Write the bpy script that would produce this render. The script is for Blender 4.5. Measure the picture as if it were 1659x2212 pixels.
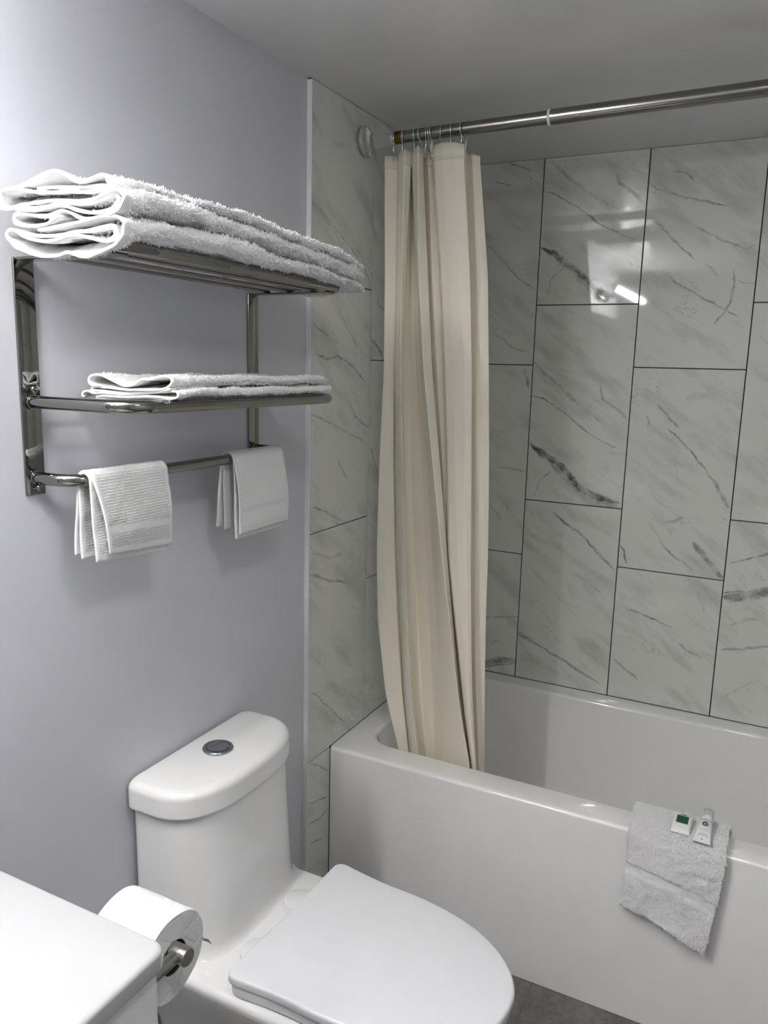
import bpy, bmesh, math, random
import numpy as np
from mathutils import Vector, Matrix

for o in list(bpy.data.objects):
    bpy.data.objects.remove(o, do_unlink=True)
S = bpy.context.scene
COL = S.collection
R = math.radians
random.seed(7)
RNG = np.random.default_rng(7)

# ------------------------------------------------------------------ camera
IW, IH, FPX = 1659, 2212, 1690.8
CAM_LOC = (1.0202, -1.5979, 1.5120)
CAM_ROT = (1.38710, -0.02449, 0.47034)
cd = bpy.data.cameras.new('camera')
cd.sensor_fit = 'VERTICAL'
cd.sensor_height = 24.0
cd.lens = FPX / IH * 24.0
cd.clip_start = 0.02
cam = bpy.data.objects.new('camera', cd)
COL.objects.link(cam)
cam.location = CAM_LOC
cam.rotation_euler = CAM_ROT
S.camera = cam

# ------------------------------------------------------------------ world, exposure
w = bpy.data.worlds.new('world')
S.world = w
w.use_nodes = True
w.node_tree.nodes['Background'].inputs[0].default_value = (0.5, 0.5, 0.5, 1)
w.node_tree.nodes['Background'].inputs[1].default_value = 0.02
S.view_settings.view_transform = 'Standard'
S.view_settings.look = 'None'
S.view_settings.gamma = 1.0
S.view_settings.use_curve_mapping = False
S.view_settings.exposure = 2.2
LAMP_STRENGTH = 40.0
CEILING_STRENGTH = 10.5
LAMP_COLOR = (1.0, 0.985, 0.955)

# ------------------------------------------------------------------ measured room
XR, YB, YREAR, HC, ZRIM = 1.530, 0.851, -2.45, 2.139, 0.487
YT = 0.118                      # tub apron plane
TW, TH = 0.307, 0.612           # tile module


def _rot():
    rx, ry, rz = CAM_ROT
    cx, sx, cy, sy, cz, sz = math.cos(rx), math.sin(rx), math.cos(ry), math.sin(ry), math.cos(rz), math.sin(rz)
    X = np.array([[1, 0, 0], [0, cx, -sx], [0, sx, cx]])
    Y = np.array([[cy, 0, sy], [0, 1, 0], [-sy, 0, cy]])
    Z = np.array([[cz, -sz, 0], [sz, cz, 0], [0, 0, 1]])
    return Z @ Y @ X


ROT = _rot()
CL = np.array(CAM_LOC)


def bp(u, v, ax, val):
    """point of the photograph measured on the known plane <axis ax> = val"""
    d = ROT @ np.array([(u - IW / 2) / FPX, -(v - IH / 2) / FPX, -1.0])
    t = (val - CL[ax]) / d[ax]
    return CL + t * d


# ------------------------------------------------------------------ helpers
def tag(o, label=None, cat=None, group=None, kind=None):
    if label: o['label'] = label
    if cat: o['category'] = cat
    if group: o['group'] = group
    if kind: o['kind'] = kind
    return o


def empty(name, loc, label=None, cat=None, group=None):
    o = bpy.data.objects.new(name, None)
    COL.objects.link(o)
    o.location = loc
    o.empty_display_size = 0.05
    return tag(o, label, cat, group)


def link(name, me, m=None, parent=None, smooth=None):
    o = bpy.data.objects.new(name, me)
    COL.objects.link(o)
    if m is not None:
        for mm in (m if isinstance(m, (list, tuple)) else [m]):
            me.materials.append(mm)
    if smooth is not None:
        me.shade_smooth()
        if smooth < 179:
            me.set_sharp_from_angle(angle=R(smooth))
    if parent is not None:
        o.parent = parent
        pl = Vector((0, 0, 0))
        p = parent
        while p is not None:
            pl += p.location
            p = p.parent
        o.location = -pl        # mesh data are in world coordinates
    return o


def from_py(name, v, f, m=None, parent=None, smooth=None):
    me = bpy.data.meshes.new(name)
    me.from_pydata([tuple(map(float, p)) for p in v], [], [tuple(map(int, q)) for q in f])
    me.update()
    return link(name, me, m, parent, smooth)


def from_np(name, v, quads, m=None, parent=None, smooth=None):
    v = np.asarray(v, dtype=np.float32)
    q = np.asarray(quads, dtype=np.int32)
    me = bpy.data.meshes.new(name)
    k = q.shape[1]
    me.vertices.add(len(v)); me.vertices.foreach_set('co', v.ravel())
    me.loops.add(q.size); me.loops.foreach_set('vertex_index', q.ravel())
    me.polygons.add(len(q))
    me.polygons.foreach_set('loop_start', np.arange(0, q.size, k, dtype=np.int32))
    me.update(calc_edges=True)
    me.validate()
    return link(name, me, m, parent, smooth)


def box(name, lo, hi, m=None, parent=None, bevel=0.0, seg=2, smooth=None):
    bm = bmesh.new()
    bmesh.ops.create_cube(bm, size=1.0)
    for v in bm.verts:
        v.co = Vector([lo[i] + (v.co[i] + .5) * (hi[i] - lo[i]) for i in range(3)])
    if bevel > 0:
        bmesh.ops.bevel(bm, geom=bm.edges[:], offset=bevel, segments=seg, profile=0.5, affect='EDGES')
    me = bpy.data.meshes.new(name)
    bm.to_mesh(me); bm.free()
    return link(name, me, m, parent, smooth if smooth is not None else (40 if bevel > 0 else None))


def ring_faces(nr, n, close=True, base=0):
    f = []
    for i in range(nr - 1):
        for j in range(n if close else n - 1):
            a = base + i * n + j; b = base + i * n + (j + 1) % n
            f.append((a, b, b + n, a + n))
    return f


def loft(name, rings, m=None, parent=None, cap0=True, cap1=True, smooth=45, flip=False):
    n = len(rings[0])
    v = [p for r in rings for p in r]
    f = ring_faces(len(rings), n)
    if cap0: f.append(tuple(reversed(range(n))))
    if cap1: f.append(tuple(range((len(rings) - 1) * n, len(rings) * n)))
    if flip: f = [tuple(reversed(q)) for q in f]
    return from_py(name, v, f, m, parent, smooth)


def catmull(P, sub):
    P = [np.array(p, float) for p in P]
    Q = [2 * P[0] - P[1]] + P + [2 * P[-1] - P[-2]]
    out = []
    for i in range(1, len(Q) - 2):
        for k in range(sub):
            t = k / sub
            a, b, c, d = Q[i - 1], Q[i], Q[i + 1], Q[i + 2]
            out.append(.5 * ((2 * b) + (-a + c) * t + (2 * a - 5 * b + 4 * c - d) * t * t + (-a + 3 * b - 3 * c + d) * t ** 3))
    out.append(P[-1])
    return np.array(out)


def resample(P, step):
    P = np.asarray(P, float)
    d = np.r_[0, np.cumsum(np.linalg.norm(np.diff(P, axis=0), axis=1))]
    n = max(3, int(round(d[-1] / step)) + 1)
    t = np.linspace(0, d[-1], n)
    return np.stack([np.interp(t, d, P[:, k]) for k in range(P.shape[1])], 1)


def tube(name, pts, rad, m=None, parent=None, n=16, cap=True, smooth=60, squash=None):
    """sweep a circle (or ellipse: squash=(a,b)) along pts"""
    P = [Vector(p) for p in pts]
    rs = rad if isinstance(rad, (list, tuple, np.ndarray)) else [rad] * len(P)
    T = []
    for i in range(len(P)):
        a = P[max(i - 1, 0)]; b = P[min(i + 1, len(P) - 1)]
        T.append((b - a).normalized())
    up = Vector((0, 0, 1)) if abs(T[0].z) < .9 else Vector((1, 0, 0))
    N = (up - T[0] * up.dot(T[0])).normalized()
    rings = []
    for i in range(len(P)):
        N = (N - T[i] * N.dot(T[i])).normalized()
        B = T[i].cross(N)
        sa, sb = squash if squash else (1, 1)
        rings.append([P[i] + (N * math.cos(2 * math.pi * k / n) * sa + B * math.sin(2 * math.pi * k / n) * sb) * rs[i] for k in range(n)])
    return loft(name, rings, m, parent, cap, cap, smooth)


def lathe(name, prof, origin, axis, m=None, parent=None, n=40, smooth=40, rib=None):
    """prof: (distance along axis, radius)"""
    ax = Vector(axis).normalized()
    u = Vector((0, 0, 1)) if abs(ax.z) < .9 else Vector((1, 0, 0))
    u = (u - ax * u.dot(ax)).normalized()
    b = ax.cross(u)
    o = Vector(origin)
    rings = []
    for k, (d, r) in enumerate(prof):
        rr = []
        for j in range(n):
            q = max(r, 1e-5)
            if rib and rib[0] <= k <= rib[1]:
                q *= 1 + rib[2] * (1 if j % 2 else -1)
            a = 2 * math.pi * j / n
            rr.append(o + ax * d + (u * math.cos(a) + b * math.sin(a)) * q)
        rings.append(rr)
    return loft(name, rings, m, parent, True, True, smooth)


def rrect(x0, x1, y0, y1, r, z, nc=8, ns=6):
    """rounded rectangle loop, counter-clockwise, fixed point count"""
    pts = []
    C = [(x1 - r, y1 - r, 0), (x0 + r, y1 - r, 90), (x0 + r, y0 + r, 180), (x1 - r, y0 + r, 270)]
    arcs = []
    for cx, cy, a0 in C:
        arcs.append([(cx + r * math.cos(R(a0 + 90 * k / nc)), cy + r * math.sin(R(a0 + 90 * k / nc))) for k in range(nc + 1)])
    for i in range(4):
        pts += arcs[i]
        a = arcs[i][-1]; b = arcs[(i + 1) % 4][0]
        for k in range(1, ns):
            pts.append((a[0] + (b[0] - a[0]) * k / ns, a[1] + (b[1] - a[1]) * k / ns))
    return [Vector((p[0], p[1], z)) for p in pts]


# ------------------------------------------------------------------ materials
class NT:
    def __init__(s, name):
        s.m = bpy.data.materials.new(name)
        s.m.use_nodes = True
        s.t = s.m.node_tree
        s.b = s.t.nodes['Principled BSDF']

    def n(s, typ, **kw):
        q = s.t.nodes.new(typ)
        for k, v in kw.items():
            setattr(q, k, v)
        return q

    def l(s, a, b):
        s.t.links.new(a, b)

    def math(s, op, a, b=None, clamp=False):
        q = s.n('ShaderNodeMath', operation=op)
        q.use_clamp = clamp
        for i, x in enumerate((a, b)):
            if x is None: continue
            if isinstance(x, (int, float)): q.inputs[i].default_value = x
            else: s.l(x, q.inputs[i])
        return q.outputs[0]

    def noise(s, vec, scale, detail=2.0, rough=.5, dim='3D'):
        q = s.n('ShaderNodeTexNoise', noise_dimensions=dim)
        q.inputs['Scale'].default_value = scale
        q.inputs['Detail'].default_value = detail
        q.inputs['Roughness'].default_value = rough
        if vec is not None: s.l(vec, q.inputs['Vector'])
        return q

    def maprange(s, v, a, b, c, d, smooth=False):
        q = s.n('ShaderNodeMapRange', interpolation_type='SMOOTHSTEP' if smooth else 'LINEAR')
        s.l(v, q.inputs[0])
        for i, x in enumerate((a, b, c, d)): q.inputs[i + 1].default_value = x
        return q.outputs[0]

    def mix(s, fac, a, b):
        q = s.n('ShaderNodeMix', data_type='RGBA')
        if isinstance(fac, (int, float)): q.inputs[0].default_value = fac
        else: s.l(fac, q.inputs[0])
        for i, x in ((6, a), (7, b)):
            if isinstance(x, tuple): q.inputs[i].default_value = (*x[:3], 1)
            else: s.l(x, q.inputs[i])
        return q.outputs[2]

    def bump(s, h, strength, dist):
        q = s.n('ShaderNodeBump')
        q.inputs['Strength'].default_value = strength
        q.inputs['Distance'].default_value = dist
        s.l(h, q.inputs['Height'])
        s.l(q.outputs[0], s.b.inputs['Normal'])
        return q

    def set(s, **kw):
        for k, v in kw.items():
            k = {'color': 'Base Color', 'rough': 'Roughness', 'metal': 'Metallic', 'ior': 'IOR', 'trans': 'Transmission Weight',
                 'sheen': 'Sheen Weight', 'coat': 'Coat Weight', 'spec': 'Specular IOR Level', 'sss': 'Subsurface Weight'}[k]
            i = s.b.inputs[k]
            if isinstance(v, tuple): i.default_value = (*v[:3], 1)
            elif isinstance(v, (int, float)): i.default_value = v
            else: s.l(v, i)
        return s

    def coord(s, which='Object'):
        return s.n('ShaderNodeTexCoord').outputs[which]


def simple(name, color, rough=.4, metal=0.0, bump=None, **kw):
    t = NT(name)
    c = t.coord()
    nz = t.noise(c, 14.0, 3)
    hi = tuple(min(1, x * 1.03) for x in color); lo = tuple(x * .97 for x in color)
    t.set(color=t.mix(nz.outputs[0], lo, hi), rough=rough, metal=metal, **kw)
    if bump:
        t.bump(t.noise(c, bump[0], 3).outputs[0], bump[1], bump[2])
    return t.m


M = {}
M['paint'] = simple('wall_paint_lavender_grey', (.59, .60, .65), .30, bump=(420, .10, .0006))
M['paint_dimmed'] = simple('dimmed_wall_paint', (.34, .34, .36), .35, bump=(420, .10, .0006))  # wall paint darkened on the unseen walls so they bounce less light
M['paint_w'] = simple('wall_paint_white', (.70, .70, .69), .45, bump=(420, .08, .0006))
M['ceiling'] = simple('ceiling_gloss_paint', (.68, .68, .69), .22, bump=(60, .05, .001))
M['grout'] = simple('dark_grout', (.016, .016, .015), .8, bump=(500, .2, .0005))
M['alu'] = simple('satin_aluminium', (.78, .79, .80), .35, 0.0)
M['chrome'] = simple('polished_nickel', (.29, .28, .26), .03, 1.0)
M['brushed'] = simple('brushed_steel', (.50, .485, .46), .22, 1.0, bump=(300, .04, .0004))
M['rod'] = simple('rod_steel', (.30, .285, .265), .2, 1.0)
M['wire'] = simple('bright_wire', (.8, .8, .82), .15, 1.0)
M['acrylic_tub'] = simple('white_acrylic', (.87, .865, .85), .05, coat=.5, bump=(6, .03, .004))
M['ceramic'] = simple('white_vitreous_china', (.77, .77, .765), .07, coat=.1)
M['plastic'] = simple('white_seat_plastic', (.74, .74, .765), .28)
M['quartz'] = simple('white_countertop', (.46, .46, .47), .2)
M['cabinet'] = simple('white_lacquer', (.80, .80, .815), .25)
M['black'] = simple('dark_void', (.015, .015, .015), .6)
M['cardboard'] = simple('roll_core_cardboard', (.08, .06, .045), .9)
M['chrome_dark'] = simple('button_chrome', (.36, .38, .42), .12, 1.0)
M['door'] = simple('door_paint', (.36, .35, .34), .35)
M['mirror'] = simple('mirror_glass', (.85, .87, .86), .01, 1.0)


def _clear():
    t = NT('clear_acrylic')
    nz = t.noise(t.coord(), 200, 2)
    t.set(color=(.88, .9, .9), rough=t.maprange(nz.outputs[0], .3, .7, .03, .10), trans=.9, ior=1.49)
    return t.m


M['clear'] = _clear()


def terry(name, col=(.83, .835, .85), scale=520, strength=.9):
    t = NT(name)
    c = t.coord()
    n1 = t.noise(c, scale, 3, .6)
    n2 = t.noise(c, scale * .22, 2, .5)
    h = t.math('ADD', n1.outputs[0], t.math('MULTIPLY', n2.outputs[0], .8))
    f = t.maprange(n1.outputs[0], .3, .7, 0, 1)
    t.set(color=t.mix(f, tuple(x * .93 for x in col), tuple(min(1, x * 1.05) for x in col)), rough=.95, sheen=.25, spec=.15)
    t.bump(h, strength, .0016)
    return t.m


M['terry'] = terry('terry_cotton', (.85, .85, .855))
M['pile'] = simple('terry_loops', (.90, .90, .91), .95, spec=.1)
M['hem'] = terry('woven_hem', (.78, .785, .79), 1600, .35)


def _ribbed():
    t = NT('ribbed_terry')
    c = t.coord()
    wv = t.n('ShaderNodeTexWave', wave_type='BANDS', bands_direction='Z')
    wv.inputs['Scale'].default_value = 70
    wv.inputs['Distortion'].default_value = 5.0
    wv.inputs['Detail'].default_value = 3
    wv.inputs['Detail Scale'].default_value = 6
    t.l(c, wv.inputs['Vector'])
    n1 = t.noise(c, 650, 3, .6)
    h = t.math('ADD', wv.outputs[1], t.math('MULTIPLY', n1.outputs[0], 1.2))
    t.set(color=t.mix(n1.outputs[0], (.68, .685, .69), (.80, .80, .805)), rough=.95, sheen=.25, spec=.15)
    t.bump(h, .8, .0014)
    return t.m


M['ribbed'] = _ribbed()


def _curtain():
    t = NT('cream_polyester')
    c = t.coord()
    mp = t.n('ShaderNodeMapping'); mp.inputs['Scale'].default_value = (900, 900, 60)
    t.l(c, mp.inputs[0])
    nz = t.noise(mp.outputs[0], 1.0, 2)
    t.set(color=t.mix(nz.outputs[0], (.96, .915, .78), (.98, .945, .83)), rough=.6, spec=.3)
    t.bump(nz.outputs[0], .12, .0005)
    tr = t.n('ShaderNodeBsdfTranslucent')
    tr.inputs[0].default_value = (.98, .87, .58, 1)
    ms = t.n('ShaderNodeMixShader'); ms.inputs[0].default_value = .16
    t.l(t.b.outputs[0], ms.inputs[1]); t.l(tr.outputs[0], ms.inputs[2])
    t.l(ms.outputs[0], t.t.nodes['Material Output'].inputs[0])
    return t.m


M['curtain'] = _curtain()


def _paper():
    t = NT('embossed_tissue')
    c = t.coord()
    vo = t.n('ShaderNodeTexVoronoi', feature='DISTANCE_TO_EDGE'); vo.inputs['Scale'].default_value = 34
    t.l(c, vo.inputs['Vector'])
    r1 = t.maprange(vo.outputs[0], .02, .10, 0, 1)
    n1 = t.noise(c, 700, 2)
    t.set(color=t.mix(n1.outputs[0], (.70, .70, .695), (.77, .77, .765)), rough=.9, spec=.1)
    t.bump(t.math('ADD', r1, t.math('MULTIPLY', n1.outputs[0], .5)), .6, .0012)
    return t.m


M['paper'] = _paper()


def _floor():
    t = NT('grey_stone_floor')
    c = t.coord()
    n1 = t.noise(c, 7, 6, .65)
    n2 = t.noise(c, 60, 4, .6)
    f = t.math('ADD', t.math('MULTIPLY', n1.outputs[0], .65), t.math('MULTIPLY', n2.outputs[0], .35))
    t.set(color=t.mix(t.maprange(f, .38, .62, 0, 1), (.085, .08, .074), (.20, .19, .175)), rough=.4)
    t.bump(n2.outputs[0], .12, .001)
    return t.m


M['floor'] = _floor()
M['floor_grout'] = simple('floor_grout', (.20, .19, .18), .8)

# ---------------- marble tile material with its printed veins
# each vein: polyline measured on the wall, half width (m), strength
BX = [0.010, 0.301, 0.608, 0.915, 1.222, 1.520]          # column edges, back wall
LY = [0.003, 0.309, 0.616, 0.851]                        # column edges, left wall
ZA = [0.489, 0.916, 1.528, HC]                           # rows of even columns, back wall
ZB = [0.489, 1.099, 1.711, HC]


def crop4(L): return [(1040 + x / 2.68, 280 + y / 2.68) for x, y in L]
def crop5(L): return [(1040 + x / 2.68, 960 + y / 2.68) for x, y in L]
def crop8(L): return [(640 + x / 2.105, 250 + y / 2.105) for x, y in L]
def crop7(L): return [(640 + x / 3.607, 1400 + y / 3.607) for x, y in L]


P1 = [([(345, 680), (420, 720), (470, 760), (540, 810), (620, 880), (720, 1000)], .0085, .8),
      ([(430, 735), (500, 790), (600, 880), (690, 985)], .013, .30),
      ([(365, 355), (430, 375), (520, 430), (600, 475), (680, 545), (800, 600), (890, 640)], .0024, .6),
      ([(400, 180), (450, 225), (520, 290), (620, 365), (740, 440)], .006, .38),
      ([(640, 370), (700, 400), (760, 460)], .018, .16),
      ([(780, 230), (800, 310), (880, 365), (930, 420)], .005, .35),
      ([(820, 215), (900, 235), (960, 265)], .003, .3),
      ([(480, 800), (400, 870), (385, 950), (330, 920)], .0025, .4)]
VB = []
for L, wd, st in P1:
    VB.append((crop4(L), wd, st))
P1b = [([(275, 1815), (345, 1870), (430, 1925), (500, 1990), (560, 2070), (640, 2120), (800, 2165)], .0105, .8),
       ([(400, 1930), (480, 2000), (580, 2100), (660, 2160), (790, 2180)], .014, .42),
       ([(290, 1540), (370, 1560), (510, 1665), (640, 1775), (790, 1850)], .0024, .6),
       ([(300, 1340), (350, 1395), (470, 1500), (560, 1590), (640, 1650), (690, 1690)], .006, .38),
       ([(550, 1590), (620, 1620), (680, 1670)], .018, .16),
       ([(690, 1460), (700, 1560), (790, 1620), (850, 1680)], .005, .4),
       ([(400, 1980), (330, 2040), (310, 2120), (270, 2110)], .0025, .4),
       ([(400, 1270), (440, 1310)], .006, .25)]
for L, wd, st in P1b:
    VB.append((crop4(L), wd, st))
for L, wd, st in [
        ([(980, 325), (1090, 365), (1150, 385), (1250, 405), (1420, 445)], .0028, .55),
        ([(1115, 240), (1180, 250), (1230, 285)], .0025, .5),
        ([(960, 500), (1040, 560), (1140, 665), (1240, 755)], .0030, .5),
        ([(1240, 560), (1400, 640), (1530, 690), (1600, 665)], .0030, .40),
        ([(985, 360), (1060, 410), (1130, 470)], .002, .25),
        ([(1040, 810), (1150, 900), (1270, 970), (1400, 1035), (1490, 1090)], .0028, .45),
        ([(1460, 810), (1465, 880), (1440, 1000), (1390, 1080), (1340, 1130)], .0030, .5),
        ([(1290, 780), (1330, 800), (1365, 850)], .004, .3),
        ([(1480, 870), (1530, 890), (1590, 890)], .0018, .35),
        ([(35, 665), (130, 770), (230, 870), (310, 930)], .0022, .55),
        ([(160, 190), (230, 215), (290, 235)], .003, .55),
        ([(75, 300), (130, 312), (180, 330)], .002, .4),
        ([(50, 1160), (120, 1215), (200, 1275), (270, 1285)], .003, .35),
        ([(245, 1380), (260, 1430), (275, 1495)], .003, .6),
        ([(1010, 1590), (1070, 1650), (1150, 1730)], .004, .42),
        ([(1075, 1730), (1150, 1790), (1250, 1910), (1290, 1960), (1370, 2090)], .0026, .6),
        ([(1180, 1560), (1260, 1540), (1370, 1535)], .010, .20),
        ([(950, 1650), (970, 1690), (960, 1720)], .003, .4)]:
    VB.append((crop4(L), wd, st))
for L, wd, st in [
        ([(1340, 200), (1380, 280), (1435, 370)], .0050, .60),
        ([(1220, 565), (1280, 640), (1330, 700), (1390, 775)], .0085, .62),
        ([(1030, 560), (1100, 640), (1190, 700), (1235, 740)], .0035, .5),
        ([(810, 585), (830, 640), (842, 695)], .003, .65),
        ([(1040, 440), (1110, 450), (1170, 415)], .005, .3),
        ([(970, 450), (1010, 510), (1050, 570)], .004, .25),
        ([(830, 950), (900, 970), (1000, 1015), (1110, 1070)], .0028, .55),
        ([(1140, 1150), (1200, 1200), (1270, 1232)], .0025, .45),
        ([(770, 1245), (840, 1310), (905, 1358)], .0035, .5),
        ([(1250, 870), (1280, 930), (1290, 970)], .003, .22),
        ([(420, 395), (480, 455), (590, 530), (680, 640), (775, 732)], .0042, .60),
        ([(205, 1090), (290, 1140), (460, 1240), (560, 1310), (680, 1382)], .0040, .55),
        ([(205, 1080), (250, 1115), (300, 1140)], .008, .35),
        ([(525, 735), (600, 790), (700, 865)], .003, .3),
        ([(210, 1220), (250, 1260)], .006, .25),
        ([(1430, 690), (1540, 665), (1700, 625)], .0024, .6),
        ([(1400, 885), (1500, 880), (1580, 868), (1720, 840)], .0125, .62),
        ([(1400, 860), (1480, 850), (1560, 850), (1720, 815)], .003, .6),
        ([(1380, 1190), (1500, 1185), (1720, 1165)], .004, .4),
        ([(1440, 1050), (1530, 1015), (1600, 1015)], .006, .2),
        ([(1400, 1475), (1440, 1440), (1580, 1370)], .002, .3),
        ([(-30, 1280), (60, 1255), (130, 1245), (215, 1258)], .0110, .6),
        ([(-20, 1288), (60, 1282), (110, 1275), (190, 1272)], .003, .65),
        ([(-10, 1010), (90, 1000), (215, 998)], .0035, .4),
        ([(60, 1145), (110, 1135)], .004, .25),
        ([(80, 130), (160, 140), (260, 155)], .004, .3),
        ([(46, 345), (90, 400), (120, 440)], .003, .5),
        ([(140, 340), (155, 385)], .004, .4)]:
    VB.append((crop5(L), wd, st))
VL = []
for L, wd, st in [
        ([(68, 385), (120, 450), (150, 500)], .0050, .55),
        ([(90, 400), (250, 600), (320, 710)], .0026, .5),
        ([(160, 120), (220, 140)], .005, .2),
        ([(270, 600), (300, 650), (340, 780)], .003, .5),
        ([(160, 845), (220, 940), (280, 1060)], .0030, .4),
        ([(70, 940), (130, 990), (200, 1040)], .0026, .5),
        ([(90, 1080), (130, 1105), (190, 1095), (260, 1140), (310, 1210)], .0040, .62),
        ([(240, 1300), (270, 1370), (330, 1420)], .0036, .5),
        ([(60, 1350), (130, 1385), (250, 1450), (330, 1490)], .0028, .42),
        ([(90, 1200), (150, 1245)], .005, .35),
        ([(70, 1780), (110, 1790), (210, 1845)], .0030, .62),
        ([(190, 1570), (230, 1650)], .004, .35),
        ([(80, 1460), (90, 1500)], .004, .3),
        ([(60, 2080), (140, 2112), (240, 2122)], .0035, .6),
        ([(90, 1990), (150, 2010), (210, 1990)], .005, .3),
        ([(345, 1020), (375, 1060), (400, 1115)], .0040, .6),
        ([(335, 1500), (355, 1570), (378, 1650)], .0035, .6),
        ([(370, 820), (375, 860), (400, 885)], .0030, .35)]:
    VL.append((crop8(L), wd, st))
for L, wd, st in [
        ([(115, 340), (170, 380), (270, 480), (380, 585)], .0028, .55),
        ([(110, 905), (180, 920), (255, 960)], .0028, .5),
        ([(70, 1215), (140, 1200), (250, 1155)], .0026, .55),
        ([(110, 1360), (180, 1330), (245, 1250)], .0036, .6),
        ([(110, 1525), (150, 1505), (205, 1493)], .0030, .55)]:
    VL.append((crop7(L), wd, st))


def marble(name, veins, hor, seed):
    """hor: 0 -> horizontal axis is x (back wall), 1 -> y (side walls). veins: [(pts2d, halfwidth, strength)]"""
    t = NT(name)
    c = t.coord('Object')
    off = t.n('ShaderNodeVectorMath', operation='ADD')
    t.l(c, off.inputs[0]); off.inputs[1].default_value = (seed * 3.17, seed * 1.71, seed * 2.33)
    oc = off.outputs[0]
    sx = t.n('ShaderNodeSeparateXYZ'); t.l(c, sx.inputs[0])
    cb = t.n('ShaderNodeCombineXYZ')
    t.l(sx.outputs[hor], cb.inputs[0]); t.l(sx.outputs[2], cb.inputs[1])
    p2 = cb.outputs[0]
    wob = t.noise(oc, 42, 4, .68)
    wobf = t.math('SUBTRACT', wob.outputs[0], .5)
    brk = t.maprange(t.noise(oc, 26, 3, .6).outputs[0], .34, .62, .25, 1.0)
    total = None
    for pts, wd, st in veins:
        a = np.array(pts[0]); b = np.array(pts[-1])
        L = np.linalg.norm(b - a)
        d = (b - a) / L; pr = np.array([-d[1], d[0]])
        sv = t.n('ShaderNodeVectorMath', operation='SUBTRACT'); t.l(p2, sv.inputs[0]); sv.inputs[1].default_value = (a[0], a[1], 0)
        ds = t.n('ShaderNodeVectorMath', operation='DOT_PRODUCT'); t.l(sv.outputs[0], ds.inputs[0]); ds.inputs[1].default_value = (d[0] / L, d[1] / L, 0)
        dt = t.n('ShaderNodeVectorMath', operation='DOT_PRODUCT'); t.l(sv.outputs[0], dt.inputs[0]); dt.inputs[1].default_value = (pr[0], pr[1], 0)
        s_, t_ = ds.outputs['Value'], dt.outputs['Value']
        if len(pts) > 2:
            fc = t.n('ShaderNodeFloatCurve')
            cv = fc.mapping.curves[0]
            cv.points[0].location = (0, .5); cv.points[1].location = (1, .5)
            Rm = .12
            last = 0
            for q in pts[1:-1]:
                v = np.array(q) - a
                ss = float(np.clip(v @ d / L, last + .01, .99)); last = ss
                cv.points.new(ss, float(np.clip(.5 + (v @ pr) / (2 * Rm), 0, 1)))
            for q in cv.points: q.handle_type = 'VECTOR'
            fc.mapping.update()
            t.l(s_, fc.inputs['Value'])
            tc = t.math('MULTIPLY', t.math('SUBTRACT', fc.outputs[0], .5), 2 * Rm)
            t_ = t.math('SUBTRACT', t_, tc)
        t_ = t.math('ADD', t_, t.math('MULTIPLY', wobf, .014 + wd * 1.2))
        tap = t.math('MULTIPLY', t.math('MULTIPLY', s_, t.math('SUBTRACT', 1.0, s_)), 9.0, True)
        wn = t.math('MULTIPLY', t.math('ADD', t.math('MULTIPLY', tap, .75), .25), wd)
        dd = t.math('DIVIDE', t.math('ABSOLUTE', t_), wn)
        mk = t.maprange(dd, 1.5, .45, 0, min(1.0, st * 1.15), True)
        mk = t.math('MULTIPLY', mk, t.math('GREATER_THAN', tap, .0005))
        mk = t.math('MULTIPLY', mk, brk)
        total = mk if total is None else t.math('MAXIMUM', total, mk)
    # faint printed clouding and hairline veins of the stone print
    rt = t.n('ShaderNodeVectorRotate', rotation_type='EULER_XYZ'); rt.inputs['Rotation'].default_value = (R(35 * (hor == 1)), R(-35 * (hor == 0)), 0)
    t.l(oc, rt.inputs[0])
    mp = t.n('ShaderNodeMapping'); mp.inputs['Scale'].default_value = (1.0, 1.0, 3.2)
    t.l(rt.outputs[0], mp.inputs[0])
    cl = t.noise(mp.outputs[0], 5.0, 5, .6)
    cloud = t.maprange(cl.outputs[0], .50, .78, 0, .34)
    hv = t.noise(mp.outputs[0], 4.2, 6, .62)
    hair = t.maprange(t.math('ABSOLUTE', t.math('SUBTRACT', hv.outputs[0], .5)), .012, .0, 0, .32)
    hm = t.maprange(t.noise(oc, 6, 2).outputs[0], .52, .66, 0, 1)
    extra = t.math('MAXIMUM', cloud, t.math('MULTIPLY', hair, hm))
    total = extra if total is None else t.math('MAXIMUM', total, extra)
    t.set(color=t.mix(total, (.70, .715, .67), (.04, .058, .055)), rough=.035, ior=1.52)
    wav = t.noise(oc, 5.5, 1.5, .4)
    t.bump(wav.outputs[0], .05, .002)
    return t.m


def tiles_for(veins_px, ax, val, hor):
    out = []
    for pts, wd, st in veins_px:
        w3 = [bp(u, v, ax, val) for u, v in pts]
        out.append(([(q[hor], q[2]) for q in w3], wd, st))
    return out


VBW = tiles_for(VB, 1, YB, 0)
VLW = [(a, b_, c_ * .82) for a, b_, c_ in tiles_for(VL, 0, .01, 1)]


def veins_in(V, h0, h1, z0, z1):
    res = []
    for pts, wd, st in V:
        c = np.mean(np.array(pts), 0)
        if h0 <= c[0] <= h1 and z0 <= c[1] <= z1: res.append((pts, wd, st))
    return res


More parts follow.
